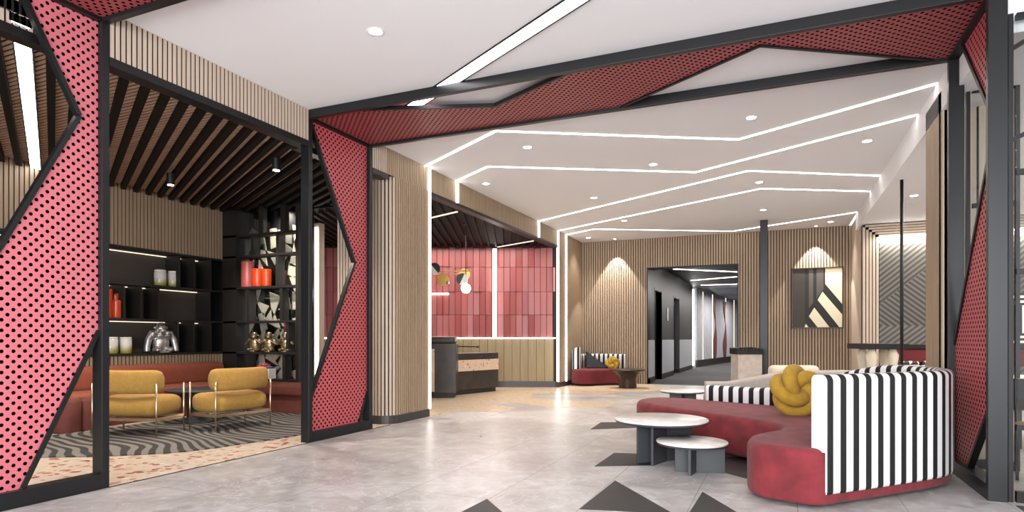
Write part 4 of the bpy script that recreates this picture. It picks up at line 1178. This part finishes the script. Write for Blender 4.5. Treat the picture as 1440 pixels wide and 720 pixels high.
def ape(loc, s, rz, m, name, label, grp=None, pose=0):
    mb = MB()
    mb.ball((0, 0, 0.20), (0.16, 0.13, 0.21), m, 20)               # body
    mb.ball((0, -0.03, 0.49), (0.10, 0.09, 0.10), m, 18)          # head
    mb.ball((0, -0.115, 0.44), (0.055, 0.04, 0.042), m, 14)       # muzzle
    mb.ball((0, -0.10, 0.52), (0.075, 0.03, 0.018), m, 14)        # brow
    mb.ball((0, -0.02, 0.575), (0.08, 0.07, 0.03), m, 14)
    for sx in (-1, 1):
        mb.ball((sx * 0.118, -0.01, 0.50), (0.024, 0.012, 0.032), m, 10)
        mb.ball((sx * 0.15, 0, 0.33), (0.075, 0.08, 0.08), m, 14)
        mb.ball((sx * 0.12, -0.10, 0.06), (0.075, 0.13, 0.06), m, 14)
        if pose == 0:
            mb.tube([(sx*0.06, 0, 0.41), (sx*0.17, -0.01, 0.39), (sx*0.235, -0.02, 0.27), (sx*0.265, -0.03, 0.12), (sx*0.27, -0.04, 0.02)], [0.05, 0.065, 0.062, 0.06, 0.06], m, 12)
            mb.tube([(sx*0.15, -0.05, 0.36), (sx*0.1, -0.14, 0.33), (sx*0.03, -0.16, 0.35)], [0.04, 0.03, 0.03], m, 8)
        else:
            mb.tube([(sx*0.16, 0, 0.34), (sx*0.23, -0.09, 0.24), (sx*0.10, -0.14, 0.42 - 0.05 * pose)], [0.055, 0.045, 0.04], m, 10)
    mb.lathe([(0.19, 0.0), (0.19, 0.02)], m, 24)
    o = mb.build(name); o.location = loc; o.rotation_euler = (0, 0, rz); o.scale = (s, s, s)
    rm = o.modifiers.new('r', 'REMESH'); rm.mode = 'VOXEL'; rm.voxel_size = 0.011; rm.use_smooth_shade = True
    sm = o.modifiers.new('s', 'SMOOTH'); sm.iterations = 2
    return tag(o, label, 'figurine', grp)
ape((XW - 0.12, 7.02, 0.967), 0.82, math.radians(75), CHROME, 'ape_figurine', 'large silver seated ape figurine on the lowest lit shelf')
ape((-8.52, YS + 0.08, 0.967), 0.58, math.radians(22), BRZFIG, 'ape_figurine', 'bronze ape figurine on the shelf screen, closest to the back wall corner', 'bronze ape figurines', 1)
ape((-8.18, YS + 0.08, 0.967), 0.58, math.radians(22), BRZFIG, 'ape_figurine', 'bronze ape figurine on the shelf screen, middle of the three', 'bronze ape figurines', 2)
ape((-7.80, YS + 0.08, 0.967), 0.58, math.radians(22), BRZFIG, 'ape_figurine', 'bronze ape figurine on the shelf screen, closest to the portal', 'bronze ape figurines', 1)
for k, (xx, h, w, c, lab) in enumerate(((-8.36, 0.22, 0.05, srgb(170, 40, 70), 'crimson'), (-8.30, 0.26, 0.045, srgb(190, 60, 90), 'rose'), (-8.245, 0.24, 0.05, srgb(150, 40, 70), 'dark red'), (-8.18, 0.20, 0.05, srgb(60, 50, 90), 'purple'), (-8.12, 0.17, 0.04, srgb(220, 215, 210), 'white'))):
    mb = MB(); cv = mat('book_' + lab.replace(' ', '_'), c, 0.5); pg = mat('book_pages', srgb(225, 218, 204), 0.8)
    mb.box((-w/2, -0.08, 0), (w/2, 0.08, h), cv); mb.box((-w/2 + 0.006, -0.074, h), (w/2 - 0.006, 0.078, h + 0.002), pg)
    o = mb.build('book'); o.location = (xx, YS + 0.07, 0.502); o.rotation_euler = (0, 0.0, 0)
    tag(o, '%s upright book at the bottom of the shelf screen' % lab, 'book', 'books on the shelf screen')

# ------------------------------------------------------------------ RESTAURANT FURNITURE (behind the sofa)
ht = thing('high_table', 'long black topped high table with carved cream legs in the restaurant', 'table', (1.92, 11.75, 0), ang)
mb = MB(); mb.box((-0.82, -0.3, 1.03), (-0.16, 0.3, 1.12), BLACK); mb.build('tabletop', ht, bevel=0.006)
for (lx, ly) in ((-0.70, -0.2), (-0.62, 0.2), (-0.36, -0.2), (-0.26, 0.2)):
    mb = MB(); mb.lathe([(0.07, 0), (0.06, 0.05), (0.045, 0.4), (0.05, 0.7), (0.085, 0.93), (0.06, 1.0), (0.05, 1.03)], CREAMF, 18, c=(lx, ly)); mb.build('leg', ht)
rb_ = thing('restaurant_booth', 'red booth seat with a black top rail below the chevron panel', 'booth', (2.9, 13.1, 0), ang)
mb = MB(); mb.box((-1.25, -0.08, 0.72), (1.2, 0.1, 1.02), REDD); mb.build('backrest', rb_, bevel=0.03)
mb = MB(); mb.box((-1.28, -0.1, 1.02), (1.22, 0.12, 1.10), BLACK); mb.build('top_rail', rb_, bevel=0.008)
mb = MB(); mb.box((-1.25, -0.6, 0), (1.2, -0.08, 0.45), REDD); mb.build('seat', rb_, bevel=0.05, seg=4)
def m_tri():
    m, nt, b = nodes('triangle_print_fabric')
    vec, xyz = objxyz(nt)
    s = math_node(nt, 'FRACT', math_node(nt, 'ADD', math_node(nt, 'MULTIPLY', xyz[0], 7.0), 10.0))
    z = math_node(nt, 'FRACT', math_node(nt, 'ADD', math_node(nt, 'MULTIPLY', xyz[2], 7.0), 10.0))
    k = math_node(nt, 'GREATER_THAN', s, z)
    nt.links.new(mix(nt, k, srgb(225, 218, 208), srgb(20, 18, 20)), b.inputs['Base Color']); return m
TRI = m_tri()
for (u_, lab) in ((-1.02, 'closest to the high table'), (-0.60, 'between its two neighbours there'), (-0.18, 'nearest the right slat column')):
    mb = MB(); mb.box((-0.19, -0.07, 0), (0.19, 0.07, 0.36), TRI); o = mb.build('patterned_cushion', bevel=0.05, seg=4)
    o.location = (2.9 + u_ * math.cos(ang) + 0.24 * math.sin(ang), 13.1 + u_ * math.sin(ang) - 0.24 * math.cos(ang), 0.452); o.rotation_euler = (-0.15, 0, ang)
    tag(o, 'black and white triangle print cushion on the red booth, ' + lab, 'cushion', 'triangle cushions in the restaurant')
# framed concentric squares + chairs seen through the glass at the right edge
cq = thing('concentric_square_picture', 'picture of nested black and white squares seen through the glass partition', 'picture', (3.02, 11.0, 1.10), 0)
mb = MB()
for k in range(9):
    c = cm['k'] if k % 2 == 0 else WHT; e = k * 0.035
    mb.box((e, -0.002 * k, e), (0.75 - e, 0.03, 0.75 - e), c)
mb.build('canvas', cq)
mb = MB(); mb.box((0.3, 0.03, -1.10), (0.45, 0.07, 0.70), FRAMEK); mb.build('stand', cq)
def rchair(x, y, rz, label):
    t = thing('dining_chair', label, 'chair', (x, y, 0), rz, 'restaurant chairs behind the glass')
    mb = MB(); mb.box((-0.22, -0.22, 0.44), (0.22, 0.22, 0.5), MUSTF); mb.build('seat', t, bevel=0.02)
    mb = MB(); mb.box((-0.22, 0.2, 0.6), (0.22, 0.24, 0.86), BLACK); mb.build('backrest', t, bevel=0.01)
    for sx in (-1, 1):
        for sy in (-1, 1):
            mb = MB(); mb.tube([(sx*0.2, sy*0.2, 0), (sx*0.2, sy*0.2, 0.86 if sy > 0 else 0.44)], 0.013, BLACK, 8); mb.build('leg', t)
rchair(2.12, 7.0 - 0.6, 0.4, 'black framed chair with mustard seat just behind the glass partition')
rt = thing('dining_table', 'white topped table behind the glass partition at the right edge', 'table', (2.75, 8.9, 0))
mb = MB(); mb.box((-0.4, -0.6, 0.71), (0.6, 0.6, 0.75), WHT); mb.build('tabletop', rt, bevel=0.004)
for sx in (-0.35, 0.55):
    for sy in (-0.55, 0.55):
        mb = MB(); mb.box((sx-0.02, sy-0.02, 0), (sx+0.02, sy+0.02, 0.71), BLACK); mb.build('leg', rt)

# ------------------------------------------------------------------ DAYLIGHT, WORLD
W = bpy.data.worlds.new('sky'); bpy.context.scene.world = W; W.use_nodes = True
bg = W.node_tree.nodes['Background']; bg.inputs[0].default_value = (0.95, 0.96, 1.0, 1); bg.inputs[1].default_value = 1.2
def area(name, loc, rot, sx, sy, e, col=(1, 1, 1)):
    L = bpy.data.lights.new(name, 'AREA'); L.shape = 'RECTANGLE'; L.size = sx; L.size_y = sy; L.energy = e; L.color = col
    o = bpy.data.objects.new(name, L); COL.objects.link(o); o.location = loc; o.rotation_euler = rot; return o
# the glazed entrance behind the camera
area('entrance_daylight', (-0.5, -3.9, 1.9), (math.radians(90), 0, 0), 9.0, 3.4, 660, (1.0, 1.0, 1.0))
# broad area lights below the reception and restaurant ceilings, no fittings built
area('reception_soft_light', (-6.6, 12.2, 3.40), (0, 0, ang), 3.5, 2.4, 75, (1.0, 0.88, 0.78))
area('restaurant_soft_light', (3.3, 11.0, 3.45), (0, 0, 0), 2.5, 4.5, 120, (1.0, 0.9, 0.8))

# ------------------------------------------------------------------ CAMERA
cam = bpy.data.cameras.new('camera'); co = bpy.data.objects.new('camera', cam); COL.objects.link(co)
co.location = (0, 0, CAMZ); co.rotation_euler = (math.radians(90), 0, ang)
cam.sensor_width = 36; cam.lens = 36 * 868 / 1440.0; cam.shift_y = (476 - 360) / 1440.0
cam.clip_start = 0.05; cam.clip_end = 200
S = bpy.context.scene; S.camera = co
S.view_settings.view_transform = 'Standard'; S.view_settings.look = 'None'; S.view_settings.gamma = 1; S.view_settings.use_curve_mapping = False
S.view_settings.exposure = 0.86
S.cycles.use_denoising = True
S.cycles.max_bounces = 8; S.cycles.diffuse_bounces = 5; S.cycles.glossy_bounces = 3; S.cycles.transparent_max_bounces = 12
S.cycles.sample_clamp_indirect = 6
S.cycles.caustics_reflective = False; S.cycles.caustics_refractive = False
